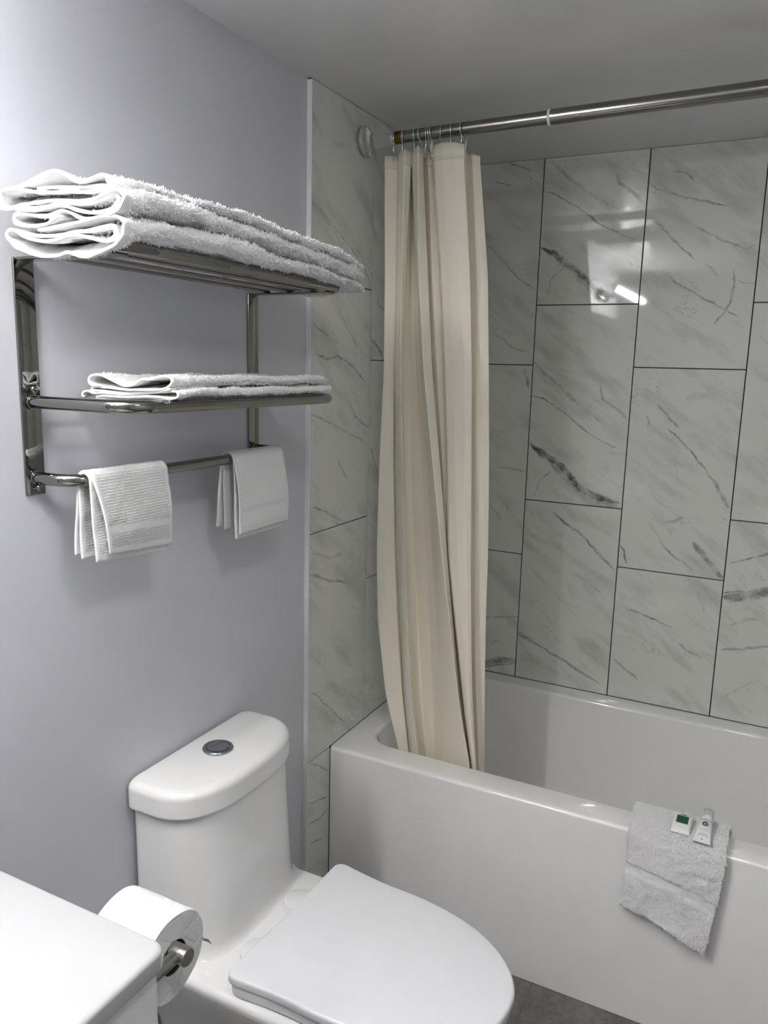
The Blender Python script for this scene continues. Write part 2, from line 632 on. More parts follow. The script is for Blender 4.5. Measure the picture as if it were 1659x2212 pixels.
# ------------------------------------------------------------------ the room
wall_left = tag(box('wall_left', (-.10, YREAR, 0), (0, YB + .10, HC), M['paint']), 'lavender grey painted wall behind the toilet', None, None, 'structure')
wall_back = tag(box('wall_back', (0, YB + .0035, 0), (XR, YB + .10, HC), M['grout']), 'marble tiled wall behind the bathtub', None, None, 'structure')
wall_right = tag(box('wall_right', (XR, YREAR, 0), (XR + .10, YB + .10, HC), M['paint_dimmed']), 'painted wall opposite the toilet', None, None, 'structure')
wall_rear = tag(box('wall_rear', (-.10, YREAR - .10, 0), (XR + .10, YREAR, HC), M['paint_dimmed']), 'painted wall with the door, behind the viewer', None, None, 'structure')
ceiling = tag(box('ceiling', (-.10, YREAR - .10, HC), (XR + .10, YB + .10, HC + .1), M['ceiling']), 'smooth glossy grey ceiling', None, None, 'structure')
floor = tag(box('floor', (-.10, YREAR - .10, -.10), (XR + .10, YB + .10, -.0015), M['floor_grout']), 'dark grey stone tiled floor', None, None, 'structure')

G = .0014
k = 0
for ci in range(5):
    zz = ZA if ci % 2 == 0 else ZB
    for ri in range(3):
        h0, h1, z0, z1 = BX[ci], BX[ci + 1], zz[ri], zz[ri + 1]
        vs = veins_in(VBW, h0, h1, z0, z1)
        mt = marble('marble_tile_print', vs, 0, k)
        top = .0006 if ri == 2 else G
        box('tile', (h0 + G, YB, z0 + G), (h1 - G, YB + .009, z1 - top), mt, wall_back, .0008, 1)
        k += 1
bed = box('grout_bed', (0, 0.003, 0), (.0065, YB + .003, HC), M['grout'], wall_left)
LZ = [[0.0, .487, 1.099, 1.711, HC], [ZRIM + .0004, .916, 1.528, HC], [ZRIM + .0004, 1.099, 1.711, HC]]
for ci in range(3):
    for ri in range(len(LZ[ci]) - 1):
        h0, h1, z0, z1 = LY[ci], LY[ci + 1], LZ[ci][ri], LZ[ci][ri + 1]
        vs = veins_in(VLW, h0, h1, z0, z1)
        mt = marble('marble_tile_print', vs, 1, k)
        if ci == 0 and ri == 0:      # front strip below the rim stops at the tub apron
            box('tile', (.001, h0 + G, z0 + .001), (.010, YT - .0003, z1 - G * .5), mt, wall_left, .0008, 1)
        else:
            box('tile', (.001, h0 + G, z0 + G), (.010, h1 - G, z1 - G * .6), mt, wall_left, .0008, 1)
        k += 1
gen = marble('marble_tile_print', [], 1, 55)
box('grout_bed', (XR - .0065, 0.003, 0), (XR, YB + .003, HC), M['grout'], wall_right)
for ci in range(3):
    for ri in range(len(LZ[ci]) - 1):
        h0, h1, z0, z1 = LY[ci], LY[ci + 1], LZ[ci][ri], LZ[ci][ri + 1]
        box('tile', (XR - .010, h0 + G, z0 + G), (XR - .001, (YT - .0015 if (ci == 0 and ri == 0) else h1 - G), z1 - G), gen, wall_right, .0008, 1)
# floor tiles
fx = [-.001, .609, 1.219, XR]
fy = [YREAR, -2.02, -1.41, -.80, -.19, YT + .02]
for i in range(3):
    for j in range(5):
        box('tile', (fx[i] + G, fy[j] + G, -.008), (fx[i + 1] - G, fy[j + 1] - G, 0), M['floor'], floor, .0006, 1)
trim = tag(box('trim_1', (0, -.0015, 0.0), (.0125, .0022, HC - .004), M['alu'], None, .0006, 1), 'aluminium edge strip where paint meets marble tile', None, None, 'structure')
# silicone bead round the tub
# door in the rear wall
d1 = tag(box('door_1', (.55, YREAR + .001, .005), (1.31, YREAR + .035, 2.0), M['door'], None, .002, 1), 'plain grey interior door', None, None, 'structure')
for z0, z1 in ((.18, .95), (1.07, 1.85)):
    box('door_panel', (.66, YREAR + .035, z0), (1.20, YREAR + .042, z1), M['door'], d1, .004, 1)
lathe('door_knob', [(0, .026), (.006, .026), (.008, .011), (.035, .011), (.04, .026), (.055, .028), (.065, .02), (.067, 0)], (.62, YREAR + .035, 1.0), (0, 1, 0), M['brushed'], d1, 24)
tr = tag(box('trim_2', (.48, YREAR + .0005, 0), (.547, YREAR + .018, 2.07), M['door'], None, .003, 1), 'door casing beside the rear door', None, None, 'structure')
tr = tag(box('trim_3', (1.313, YREAR + .0005, 0), (1.38, YREAR + .018, 2.07), M['door'], None, .003, 1), 'second door casing beside the rear door', None, None, 'structure')

# ------------------------------------------------------------------ vanity light (the room's lamp), mirror
LX, LZ0, LY0, LY1 = .165, 1.95, -1.04, -1.92
vl = empty('vanity_light', (0, (LY0 + LY1) / 2, LZ0), 'white tube bar light on the wall above the vanity mirror', 'light')
box('backplate', (.0005, -1.61, LZ0 - .03), (.022, -1.35, LZ0 + .03), M['chrome'], vl, .003, 2)
for yy in (-1.55, -1.41):
    tube('bracket', [(.022, yy, LZ0), (LX - .012, yy, LZ0)], .007, M['chrome'], vl, 12)
tube('end_cap', [(LX, LY0, LZ0), (LX, LY0 + .018, LZ0)], .016, M['chrome'], vl, 24)
tube('end_cap', [(LX, LY1 - .018, LZ0), (LX, LY1, LZ0)], .016, M['chrome'], vl, 24)


def _emit(strength):
    t = NT('lamp_glow')
    nz = t.noise(t.coord(), 30, 1)
    t.set(color=t.mix(nz.outputs[0], (.9, .9, .9), (.92, .92, .92)))
    t.b.inputs['Emission Color'].default_value = (*LAMP_COLOR, 1)
    t.b.inputs['Emission Strength'].default_value = strength
    return t.m


tube('tube', [(LX, LY0 + (LY1 - LY0) * k_ / 6, LZ0) for k_ in range(7)], .0135, _emit(LAMP_STRENGTH), vl, 24)
cl = empty('ceiling_light', (1.0, -1.12, HC), 'small flush ceiling light with a white diffuser', 'light')
loft('base', [rrect(.90, 1.10, -1.22, -1.02, .02, HC - .0005), rrect(.90, 1.10, -1.22, -1.02, .02, HC - .018)], M['chrome'], cl, smooth=40, flip=True)
loft('diffuser', [rrect(.912, 1.088, -1.208, -1.032, .02, HC - .0182), rrect(.912, 1.088, -1.208, -1.032, .02, HC - .030), rrect(.93, 1.07, -1.19, -1.05, .02, HC - .036)], _emit(CEILING_STRENGTH), cl, smooth=40, flip=True)
mr = empty('wall_mirror', (0, -1.6, 1.05), 'frameless mirror hung above the vanity', 'mirror')
box('mirror_backing', (.0005, -1.93, 1.05), (.012, -1.05, 1.84), M['black'], mr, .001, 1)
box('mirror_glass', (.012, -1.93, 1.05), (.017, -1.05, 1.84), M['mirror'], mr, .001, 1)
fan = empty('exhaust_fan', (.25, -.60, HC), 'rounded grey exhaust fan cover on the ceiling', 'vent')
loft('cover', [rrect(.09, .41, -.70, -.50, .07, HC - .0005), rrect(.09, .41, -.70, -.50, .07, HC - .012), rrect(.11, .39, -.68, -.52, .06, HC - .022)], M['brushed'], fan, smooth=40, flip=True)
for i in range(5):
    yy = -.66 + i * .03
    box('louvre', (.14, yy - .004, HC - .026), (.36, yy + .004, HC - .020), M['grout'], fan)

# ------------------------------------------------------------------ bathtub
X0, X1, Y1 = .0103, XR - .0103, YB - .0012
rings = []
def ORR(ins, z, r): return rrect(X0, X1, YT + ins, Y1, .003, z, 8, 10)
def IRR(ins, z, r): return rrect(.082 + ins, 1.435 - ins, .204 + ins * .8, .786 - ins * .8, r, z, 8, 10)
rings.append(ORR(.0, .001, .004))
rings.append(ORR(.0, ZRIM - .010, .004))
for a in range(1, 7):
    th = R(90 * a / 6)
    rings.append(ORR(.010 * (1 - math.cos(th)), ZRIM - .010 + .010 * math.sin(th), .004 + .010 * (1 - math.cos(th))))
rings.append(ORR(.03, ZRIM, .02))
rings.append(IRR(-.012, ZRIM, .080))
for a in range(1, 7):
    th = R(90 * a / 6)
    rings.append(IRR(-.012 + .012 * math.sin(th), ZRIM - .012 * (1 - math.cos(th)), .08))
rings.append(IRR(.012, .40, .085))
rings.append(IRR(.035, .22, .10))
rings.append(IRR(.048, .15, .11))
rings.append(IRR(.070, .105, .12))
rings.append(IRR(.110, .085, .13))
rings.append(IRR(.20, .080, .08))
tub = loft('bathtub', rings, M['acrylic_tub'], None, False, True, 50)
tag(tub, 'white alcove bathtub with flat apron between tiled walls', 'bathtub')
sil = box('silicone_bead', (X0 + .03, Y1 - .006, ZRIM - .001), (X1 - .03, Y1 + .001, ZRIM + .0018), M['paint_w'], tub)

# ------------------------------------------------------------------ toilet
TY = -.450
toilet = empty('toilet', (.30, TY, 0), 'white one-piece toilet with closed lid and dual flush button', 'toilet')


def dplan(xb, xf, hw, z, n=2.5, xm=.03, rb=.02, N=110, cy=TY):
    """flat back, bowed front"""
    pts = []
    for i in range(N + 1):
        th = -math.pi / 2 + math.pi * i / N
        c, s = math.cos(th), math.sin(th)
        x = xm + (xf - xm) * (abs(c) ** (2 / n))
        y = hw * math.copysign(abs(s) ** (2 / n), s)
        pts.append((x, y))
    for k in range(0, 5):
        a = R(90 * k / 4)
        pts.append((xb + rb - rb * math.sin(a), hw - rb + rb * math.cos(a)))
    for k in range(0, 5):
        a = R(90 * k / 4)
        pts.append((xb + rb - rb * math.cos(a), -hw + rb - rb * math.sin(a)))
    # even spacing round the outline, corners kept smooth
    P = np.array(pts + [pts[0]])
    d = np.r_[0, np.cumsum(np.linalg.norm(np.diff(P, axis=0), axis=1))]
    tt_ = np.linspace(0, d[-1], 161)[:-1]
    pts = list(zip(np.interp(tt_, d, P[:, 0]), np.interp(tt_, d, P[:, 1])))
    return [Vector((p[0], cy + p[1], z)) for p in pts]


TC = -.436
tank_r = []
for z, xf, hw, n in [(.402, .200, .184, 3.6), (.4055, .189, .177, 3.6), (.412, .183, .174, 3.5), (.425, .180, .1725, 3.4), (.46, .178, .172, 3.3), (.56, .173, .172, 3.1), (.66, .168, .173, 2.9), (.690, .167, .173, 2.8), (.6905, .160, .166, 2.8), (.700, .160, .166, 2.8)]:
    tank_r.append(dplan(.006, xf, hw, z, n, .065, .02, cy=TC))
loft('tank', tank_r, M['ceramic'], toilet, True, True, 50)
lr = [dplan(.008, .164, .172, .6935, 2.7, .06, cy=TC), dplan(.004, .174, .182, .6935, 2.7, .06, cy=TC), dplan(.004, .178, .186, .697, 2.7, .06, cy=TC), dplan(.004, .1782, .1862, .700, 2.7, .06, cy=TC), dplan(.004, .1782, .1862, .715, 2.7, .06, cy=TC), dplan(.004, .178, .186, .730, 2.7, .06, cy=TC), dplan(.004, .178, .186, .732, 2.7, .06, cy=TC)]
for a in range(1, 8):
    th = R(90 * a / 7); c = 1 - math.cos(th)
    lr.append(dplan(.004 + .010 * c, .178 - .018 * c, .186 - .018 * c, .732 + .016 * math.sin(th), 2.7, .06, cy=TC))
lr.append(dplan(.03, .13, .14, .7492, 2.6, .05, cy=TC))
lid_t = loft('tank_lid', lr, M['ceramic'], toilet, True, True, 50)
# flush button
bc = (.078, -.440)
btn = lathe('flush_button', [(0, .0305), (.004, .0305), (.0055, .0295), (.006, .0285), (.006, .0240), (.004, .0235), (.004, 0)], (bc[0], bc[1], .7488), (0, 0, 1), M['chrome_dark'], toilet, 48, 30)


def half_button(name, keep):
    """half of a disc split by a gentle S curve"""
    rr = .0225
    ang = R(62)
    pts = []
    n = 28
    curve = [(-rr * .985 + 2 * rr * .985 * i / n, .0065 + .0035 * math.sin(math.pi * (2 * i / n - 1))) for i in range(n + 1)]
    a0 = math.atan2(curve[-1][1], curve[-1][0]); a1 = math.atan2(curve[0][1], curve[0][0])
    if keep > 0:
        arc = [(rr * math.cos(a0 + (a1 - a0) * i / n), rr * math.sin(a0 + (a1 - a0) * i / n)) for i in range(n + 1)]
        poly = [(x, y + .0007) for x, y in curve[::-1]]
        poly = arc + poly[::-1][0:0] + [(x, y + .0007) for x, y in curve[1:-1]]
    else:
        a1 += 0 if a1 < 0 else -2 * math.pi
        arc = [(rr * math.cos(a0 + (a1 - a0) * i / n), rr * math.sin(a0 + (a1 - a0) * i / n)) for i in range(n + 1)]
        poly = (arc + [(x, y - .0007) for x, y in curve[1:-1]])
    P = []
    for x, y in poly:
        P.append((bc[0] + x * math.cos(ang) - y * math.sin(ang), bc[1] + x * math.sin(ang) + y * math.cos(ang)))
    ar = sum(P[i][0] * P[(i + 1) % len(P)][1] - P[(i + 1) % len(P)][0] * P[i][1] for i in range(len(P)))
    if ar < 0: P = P[::-1]
    r0 = [Vector((x, y, .7520)) for x, y in P]
    r1 = [Vector((x, y, .7552)) for x, y in P]
    return loft(name, [r0, r1], M['chrome_dark'], btn, True, True, 30)


half_button('button_half', 1)
half_button('button_half', -1)


def bowl(hw, xf, xb, z, n=2.3, xm=.36, cy=TY):
    pts = []
    N = 44
    for i in range(N + 1):
        th = -math.pi / 2 + math.pi * i / N
        c, s = math.cos(th), math.sin(th)
        pts.append((xm + (xf - xm) * abs(c) ** (2 / n), hw * math.copysign(abs(s) ** (2 / n), s)))
    for k in range(1, 8): pts.append((xm + (xb + .012 - xm) * k / 8, hw))
    for k in range(5):
        a = R(90 * k / 4); pts.append((xb + .012 - .012 * math.sin(a), hw - .012 + .012 * math.cos(a)))
    for k in range(5):
        a = R(90 * k / 4); pts.append((xb + .012 - .012 * math.cos(a), -hw + .012 - .012 * math.sin(a)))
    for k in range(1, 8): pts.append((xb + .012 + (xm - xb - .012) * k / 8, -hw))
    return [Vector((p[0], cy + p[1], z)) for p in pts]


br = [bowl(.120, .58, .03, .001, 2.4, .33), bowl(.118, .575, .03, .03, 2.4, .33), bowl(.116, .575, .03, .12, 2.4, .33), bowl(.130, .60, .03, .22, 2.4, .34),
      bowl(.158, .645, .03, .30, 2.3, .35), bowl(.178, .68, .03, .36, 2.3, .36), bowl(.187, .692, .03, .385, 2.3, .36), bowl(.188, .694, .03, .394, 2.3, .36)]
for a in range(1, 5):
    th = R(90 * a / 4); c = 1 - math.cos(th)
    br.append(bowl(.188 - .011 * c, .694 - .011 * c, .03, .394 + .011 * math.sin(th), 2.3, .36))
loft('bowl', br, M['ceramic'], toilet, True, True, 50)


def seat_outline(sc=0.0):
    """right half contour measured on the lid, mirrored; flared rear corners"""
    half = [(.252, 0), (.250, .10), (.249, .160), (.250, .175), (.256, .184), (.268, .187), (.284, .1855), (.305, .183), (.335, .180), (.38, .1775), (.43, .1775), (.48, .1745), (.53, .167),
            (.58, .153), (.625, .132), (.66, .107), (.69, .074), (.708, .038), (.713, 0)]
    H = catmull(half, 5)
    full = list(H) + [np.array([p[0], -p[1]]) for p in H[::-1][1:-1]]
    c = np.array([.46, 0])
    out = []
    for p in full:
        q = np.array(p)
        d = (q - c); L = np.linalg.norm(d)
        out.append(c + d * (1 - sc / L))
    return out


SEAT_A = R(-2.3)


def slab(name, ins, z0, z1, r, m, parent, cy=-.455):
    rings = []
    ca, sa = math.cos(SEAT_A), math.sin(SEAT_A)
    def rg(i, z): return [Vector((.46 + (p[0] - .46) * ca - p[1] * sa, cy + (p[0] - .46) * sa + p[1] * ca, z)) for p in seat_outline(i)][::-1]
    rings.append(rg(ins + r, z0))
    for a in range(1, 5):
        th = R(90 * a / 4); rings.append(rg(ins + r * (1 - math.sin(th)), z0 + r * (1 - math.cos(th))))
    for a in range(0, 6):
        th = R(90 * a / 5); rings.append(rg(ins + r * (1 - math.cos(th)), z1 - r + r * math.sin(th)))
    rings.append(rg(ins + .03, z1 + .0006)); rings.append(rg(ins + .10, z1 + .0014))
    return loft(name, rings, m, parent, True, True, 50)


slab('seat', .006, .4075, .4285, .006, M['plastic'], toilet)
slab('seat_lid', .0, .4305, .450, .006, M['plastic'], toilet)
for cx, cy in ((.233, -.378), (.242, -.536)):
    lathe('hinge_cap', [(0, .0325), (.018, .0325), (.021, .0315), (.0222, .0295), (.0222, 0)], (cx, cy, .4055), (0, 0, 1), M['plastic'], toilet, 36, 40)

# ------------------------------------------------------------------ vanity, countertop
VZ = .850
ctop = empty('countertop', (.22, -1.4, VZ), 'white vanity countertop with rounded corner and basin', 'countertop')
r = []
CX, CY0, CY1 = .452, -1.95, -.992
def crr(i, z): return rrect(.002 + i, CX - i, CY0 + i, CY1 - i, .018, z, 8, 6)
for a in range(0, 4):
    th = R(90 * a / 3); r.append(crr(.004 * (1 - math.sin(th)), VZ - .026 + .004 * (1 - math.cos(th))))
for a in range(0, 6):
    th = R(90 * a / 5); r.append(crr(.006 * (1 - math.cos(th)), VZ - .006 + .006 * math.sin(th)))
def bas(i, z, rr=.06): return rrect(.075 + i, .375 - i, -1.62 + i, -1.20 - i, rr, z, 8, 6)
r.append(bas(-.006, VZ)); r.append(bas(0, VZ - .004)); r.append(bas(.012, VZ - .06)); r.append(bas(.03, VZ - .10)); r.append(bas(.08, VZ - .115, .04))
loft('slab', r, M['quartz'], ctop, True, True, 50)
# faucet
fc = empty('basin_faucet', (.05, -1.41, VZ), 'chrome single lever basin faucet on the countertop', 'faucet')
lathe('base', [(0, .024), (.006, .024), (.008, .019), (.10, .018), (.104, .014), (.105, 0)], (.045, -1.41, VZ + .0003), (0, 0, 1), M['chrome'], fc, 24)
tube('spout', catmull([(.045, -1.41, VZ + .085), (.09, -1.41, VZ + .105), (.14, -1.41, VZ + .095), (.155, -1.41, VZ + .07)], 5), .011, M['chrome'], fc, 14)
tube('lever', [(.045, -1.41, VZ + .104), (.04, -1.41, VZ + .125), (.085, -1.41, VZ + .14)], .006, M['chrome'], fc, 12)
van = empty('vanity_cabinet', (.22, -1.4, 0), 'white vanity cabinet under the countertop', 'cabinet')
box('side_panel', (.002, -1.018, .10), (.432, -1.000, VZ - .0265), M['cabinet'], van, .001, 1)
box('side_panel', (.002, -1.942, .10), (.432, -1.924, VZ - .0265), M['cabinet'], van, .001, 1)
box('back_panel', (.002, -1.924, .10), (.012, -1.018, VZ - .14), M['cabinet'], van)
box('bottom_panel', (.012, -1.924, .10), (.42, -1.018, .118), M['cabinet'], van)
box('plinth', (.01, -1.92, .0005), (.39, -1.02, .10), M['cabinet'], van)
for y0, y1 in ((-1.940, -1.474), (-1.470, -1.003)):
    d = box('door', (.4325, y0, .105), (.4505 - .008, y1, VZ - .032), M['cabinet'], van, .0012, 1)
    yy = y1 - .035 if y0 < -1.5 else y0 + .035
    tube('handle', [(.4425, yy, .62), (.466, yy, .62), (.466, yy, .74), (.4425, yy, .74)], .005, M['brushed'], d, 10)

# ------------------------------------------------------------------ toilet paper
AX = (-.925, .770)      # roll axis y, z
XE = .394               # visible end of the roll
hold = empty('paper_holder', (.40, -1.0, AX[1]), 'brushed steel paper holder fixed to the side of the vanity', 'holder')
lathe('rosette', [(0, .022), (.005, .022), (.007, .018), (.007, 0)], (.404, -.9995, AX[1]), (0, 1, 0), M['brushed'], hold, 28)
tube('arm', [(.404, -.993, AX[1]), (.404, AX[0] - .002, AX[1])], .0085, M['brushed'], hold, 20)
tube('bar', [(.282, AX[0], AX[1]), (.398, AX[0], AX[1])], .0085, M['brushed'], hold, 20)
lathe('end_knob', [(0, .0085), (.0005, .0105), (.001, .0118), (.025, .0118), (.026, .0110), (.026, 0)], (.3945, AX[0], AX[1]), (1, 0, 0), M['brushed'], hold, 32, 30)
roll = empty('toilet_paper_roll', (.35, AX[0], AX[1]), 'white embossed toilet paper roll beside the vanity', 'paper roll')
cy_, cz_ = AX[0] + .003, AX[1] - .0125
RO, RI = .0585, .0225
n = 72
rings = []
prof = [(.296, RI), (.296, RO - .002), (.298, RO), (.33, RO), (.365, RO), (XE - .002, RO), (XE, RO - .0015), (XE, RI)]
for x, rr in prof:
    rings.append([Vector((x, cy_ + (rr + (.0006 * math.sin(9 * a) if rr > .05 else 0)) * math.cos(a), cz_ + (rr + (.0008 * math.sin(5 * a + x * 90) if rr > .05 else 0)) * math.sin(a))) for a in [2 * math.pi * j / n for j in range(n)]])
loft('paper', rings, M['paper'], roll, False, False, 40)
rings = []
for x, rr in [(.296, RI), (XE - .0005, RI), (XE - .0005, RI - .0012), (.296, RI - .0012), (.296, RI)]:
    rings.append([Vector((x, cy_ + rr * math.cos(2 * math.pi * j / 40), cz_ + rr * math.sin(2 * math.pi * j / 40))) for j in range(40)])
loft('core', rings, M['cardboard'], roll, False, False, 40)
# loose tail end of the sheet
tl = []
for i, (dy, dz) in enumerate([(.0565, -.014), (.060, -.018), (.067, -.022), (.073, -.030), (.076, -.034)]):
    tl.append([(XE - .001 - j * .010, cy_ + dy + .0015 * math.sin(j * 1.7 + i) - .0006 * j, cz_ + dz + .002 * math.cos(j * 1.3 + i)) for j in range(11)])
vv = [p for q in tl for p in q]
ff = ring_faces(5, 11, False)
tail = from_py('loose_sheet', vv, ff, M['paper'], roll, 180)
sm = tail.modifiers.new('thick', 'SOLIDIFY'); sm.thickness = .0006

# ------------------------------------------------------------------ towel rack
rack = empty('towel_rack', (0, -.49, 1.3), 'polished steel wall rack with two shelves and a towel bar', 'towel rack')
YN, YF = -.774, -.212       # plates
for yc in (YN, YF):
    pts = []
    pl = box('mounting_plate', (.0005, yc - .0175, 1.304), (.0045, yc + .0175, 1.6552), M['chrome'], rack, .0012, 2)
    for zb in (1.312 + .004, 1.4655):
        lathe('bolt', [(0, .0055), (.009, .0055), (.0105, .0048), (.011, .004), (.011, 0)], (.0045, yc, zb), (1, 0, 0), M['chrome'], pl, 24)
# top shelf: flat arms bent out of the plates, front tube and rails
for yc, s in ((YN, -1), (YF, 1)):
    box('shelf_arm', (.0005, yc - .0155, 1.6512), (.196, yc + .0155, 1.6552), M['chrome'], rack, .0012, 2)


def flat_tube(name, x, y0, y1, z, wx, hz, parent, m=None, rend=True):
    """oval-section bar along y with rounded ends"""
    sec = []
    nn = 24
    rings = []
    for (yy, sc) in ((y0, .35), (y0 + .003, .75), (y0 + .008, 1), (y1 - .008, 1), (y1 - .003, .75), (y1, .35)):
        ring = []
        for j in range(nn):
            a = 2 * math.pi * j / nn
            c, s = math.cos(a), math.sin(a)
            ring.append(Vector((x + wx * math.copysign(abs(c) ** .6, c) * sc, yy, z + hz * math.copysign(abs(s) ** .6, s) * (sc * .5 + .5))))
        rings.append(ring)
    return loft(name, rings, m or M['chrome'], parent, True, True, 50)


flat_tube('front_rail', .1965, YN - .018, YF + .019, 1.6645, .0095, .0095, rack)
for xx in (.045, .100, .158):
    tube('rail', [(xx, YN, 1.6582), (xx, YF, 1.6582)], .0034, M['chrome'], rack, 14)


def ubar(name, depth, z, rad, rc, zoff=0):
    pts = [(.002, YN, z)]
    pts.append((depth - rc, YN, z))
    for k in range(1, 9):
        a = R(90 * k / 8)
        pts.append((depth - rc + rc * math.sin(a), YN + rc - rc * math.cos(a), z))
    pts.append((depth, (YN + YF) / 2, z))
    for k in range(0, 9):
        a = R(90 * k / 8)
        pts.append((depth - rc + rc * math.cos(a), YF - rc + rc * math.sin(a), z))
    pts.append((.002, YF, z))
    return tube(name, pts, rad, M['chrome'], rack, 20)


ubar('lower_shelf_frame', .207, 1.4465, .0098, .045)
for xx in (.05, .10, .15):
    tube('rail', [(xx, YN, 1.4455), (xx, YF, 1.4455)], .0045, M['chrome'], rack, 14)
ubar('towel_bar', .088, 1.331, .0098, .045)
for z, rr in ((1.4465, .0098), (1.331, .0098)):
    for yc in (YN, YF):
        lathe('collar', [(0, rr + .0022), (.004, rr + .0022), (.005, rr + .001), (.005, rr)], (.0045, yc, z), (1, 0, 0), M['chrome'], rack, 28)


# ------------------------------------------------------------------ towels
def pile(name, parent_obj, root, count, length, wid, sel=None, m=None, seed=1):
    """loops of terry pile as tiny tufts over the outer faces"""
    me = parent_obj.data
    n = len(me.polygons)
    me.calc_loop_triangles()
    nt = len(me.loop_triangles)
    tv = np.empty(nt * 3, dtype=np.int32); me.loop_triangles.foreach_get('vertices', tv); tv = tv.reshape(-1, 3)
    co = np.empty(len(me.vertices) * 3, dtype=np.float32); me.vertices.foreach_get('co', co); co = co.reshape(-1, 3)
    A, B, C = co[tv[:, 0]], co[tv[:, 1]], co[tv[:, 2]]
    nr = np.cross(B - A, C - A); ar = np.linalg.norm(nr, axis=1) + 1e-12
    nr = nr / ar[:, None]
    wgt = ar.copy()
    if sel is not None:
        wgt *= sel((A + B + C) / 3, nr)
    pi = np.empty(nt, dtype=np.int32); me.loop_triangles.foreach_get('polygon_index', pi)
    mi = np.empty(n, dtype=np.int32); me.polygons.foreach_get('material_index', mi)
    wgt = np.where(mi[pi] == 1, wgt * 1e-9, wgt)       # woven hems and bands carry no pile
    rg = np.random.default_rng(seed)
    idx = rg.choice(nt, count, p=wgt / wgt.sum())
    r1 = np.sqrt(rg.random(count)); r2 = rg.random(count)
    P = A[idx] * (1 - r1)[:, None] + B[idx] * (r1 * (1 - r2))[:, None] + C[idx] * (r1 * r2)[:, None]
    N = nr[idx]
    D = N * 1.4 + rg.normal(0, .5, (count, 3))
    D /= np.linalg.norm(D, axis=1)[:, None]
    T = np.cross(D, rg.normal(0, 1, (count, 3))); T /= np.linalg.norm(T, axis=1)[:, None]
    ln = length * (.5 + rg.random(count))[:, None]
    P = P - N * .0004
    v = np.empty((count, 4, 3), dtype=np.float32)
    v[:, 0] = P - T * wid; v[:, 1] = P + T * wid; v[:, 2] = P + T * wid * .6 + D * ln; v[:, 3] = P - T * wid * .6 + D * ln
    q = np.arange(count * 4, dtype=np.int32).reshape(-1, 4)
    o = from_np(name, v.reshape(-1, 3), q, m or M['pile'], root, None)
    o['kind'] = 'stuff'
    return o


def sheet_section(path, th):
    """offset both sides of a 2D path -> closed loop of points (left side then right side)"""
    P = np.asarray(path)
    d = np.gradient(P, axis=0)
    d /= np.linalg.norm(d, axis=1)[:, None] + 1e-9
    nrm = np.stack([-d[:, 1], d[:, 0]], 1)
    return P + nrm * th / 2, P - nrm * th / 2


def lumps(shape, amp):
    """soft irregularity of terry cloth over a (rows, columns, 3) grid"""
    q = RNG.normal(0, 1, shape)
    for _ in range(2):
        q = (q + np.roll(q, 1, 0) + np.roll(q, -1, 0)) / 3
        q = (q + np.roll(q, 1, 1) + np.roll(q, -1, 1)) / 3
    return q / q.std() * amp


def extruded_sheet(name, secfun, ys, m, parent, th, clean=9, jit=0.0006, lump=2.2):
    """secfun(y) -> (n,2) path in x,z. builds a thick sheet swept along y."""
    V = []
    nloop = None
    for yi, y in enumerate(ys):
        path, yy = secfun(y)
        a, b = sheet_section(path, th)
        loop = np.concatenate([a, b[::-1]], 0)
        nloop = len(loop)
        yv = np.concatenate([yy, yy[::-1]]) if hasattr(yy, '__len__') else np.full(nloop, yy)
        V.append(np.stack([loop[:, 0], yv, loop[:, 1]], 1))
    V = np.array(V)
    ramp = np.clip(np.arange(V.shape[0]) / max(clean, 1e-6), 0, 1)[:, None, None]
    V += (RNG.normal(0, jit, V.shape) + lumps(V.shape, jit * lump)) * (.12 + .88 * ramp)
    nr = len(ys)
    i, j = np.meshgrid(np.arange(nr - 1), np.arange(nloop), indexing='ij')
    a = i * nloop + j; b = i * nloop + (j + 1) % nloop
    Q = np.stack([a, b, b + nloop, a + nloop], -1).reshape(-1, 4)
    # end caps: quads between opposite points
    h = nloop // 2
    cap = []
    for e in (0, nr - 1):
        for k2 in range(h - 1):
            q = [e * nloop + k2, e * nloop + k2 + 1, e * nloop + nloop - 2 - k2, e * nloop + nloop - 1 - k2]
            cap.append(q if e == nr - 1 else q[::-1])
    Q = np.concatenate([Q, np.array(cap)], 0)
    o = from_np(name, V.reshape(-1, 3), Q, m, parent, 180)
    return o, nloop


def c1(L): return [(x / 4.1475, 340 + y / 4.1475) for x, y in L]


FOLD3 = c1([(330, 640), (480, 625), (620, 605), (780, 572), (900, 540), (1000, 522), (1070, 530), (1110, 575), (1112, 640), (1085, 715), (1040, 770), (970, 805), (880, 845), (800, 880), (720, 884),
            (650, 866), (580, 846), (510, 872), (400, 884), (270, 862), (150, 805), (88, 740), (70, 690), (95, 655), (140, 652), (200, 690), (290, 733), (400, 752), (500, 745), (590, 708),
            (680, 694), (790, 715), (880, 740), (950, 738), (1002, 700), (1012, 645), (990, 605), (900, 620), (780, 648), (650, 668), (560, 692), (420, 704), (320, 702), (230, 676), (170, 658)])
FOLD2 = c1([(535, 520), (500, 560), (440, 598), (330, 614), (220, 608), (135, 588), (107, 553), (122, 510), (180, 495), (280, 508), (400, 513), (480, 490), (550, 466), (620, 490), (700, 533),
            (800, 550), (920, 533), (1030, 498), (1098, 445), (1128, 380), (1108, 312), (1060, 285), (1000, 305), (900, 352), (800, 393), (650, 410), (520, 408), (420, 428), (300, 446), (170, 438),
            (128, 440), (135, 465), (200, 470), (320, 473), (440, 448), (540, 432), (640, 445), (740, 488), (850, 498), (960, 478), (1030, 438), (1058, 380), (1038, 335)])
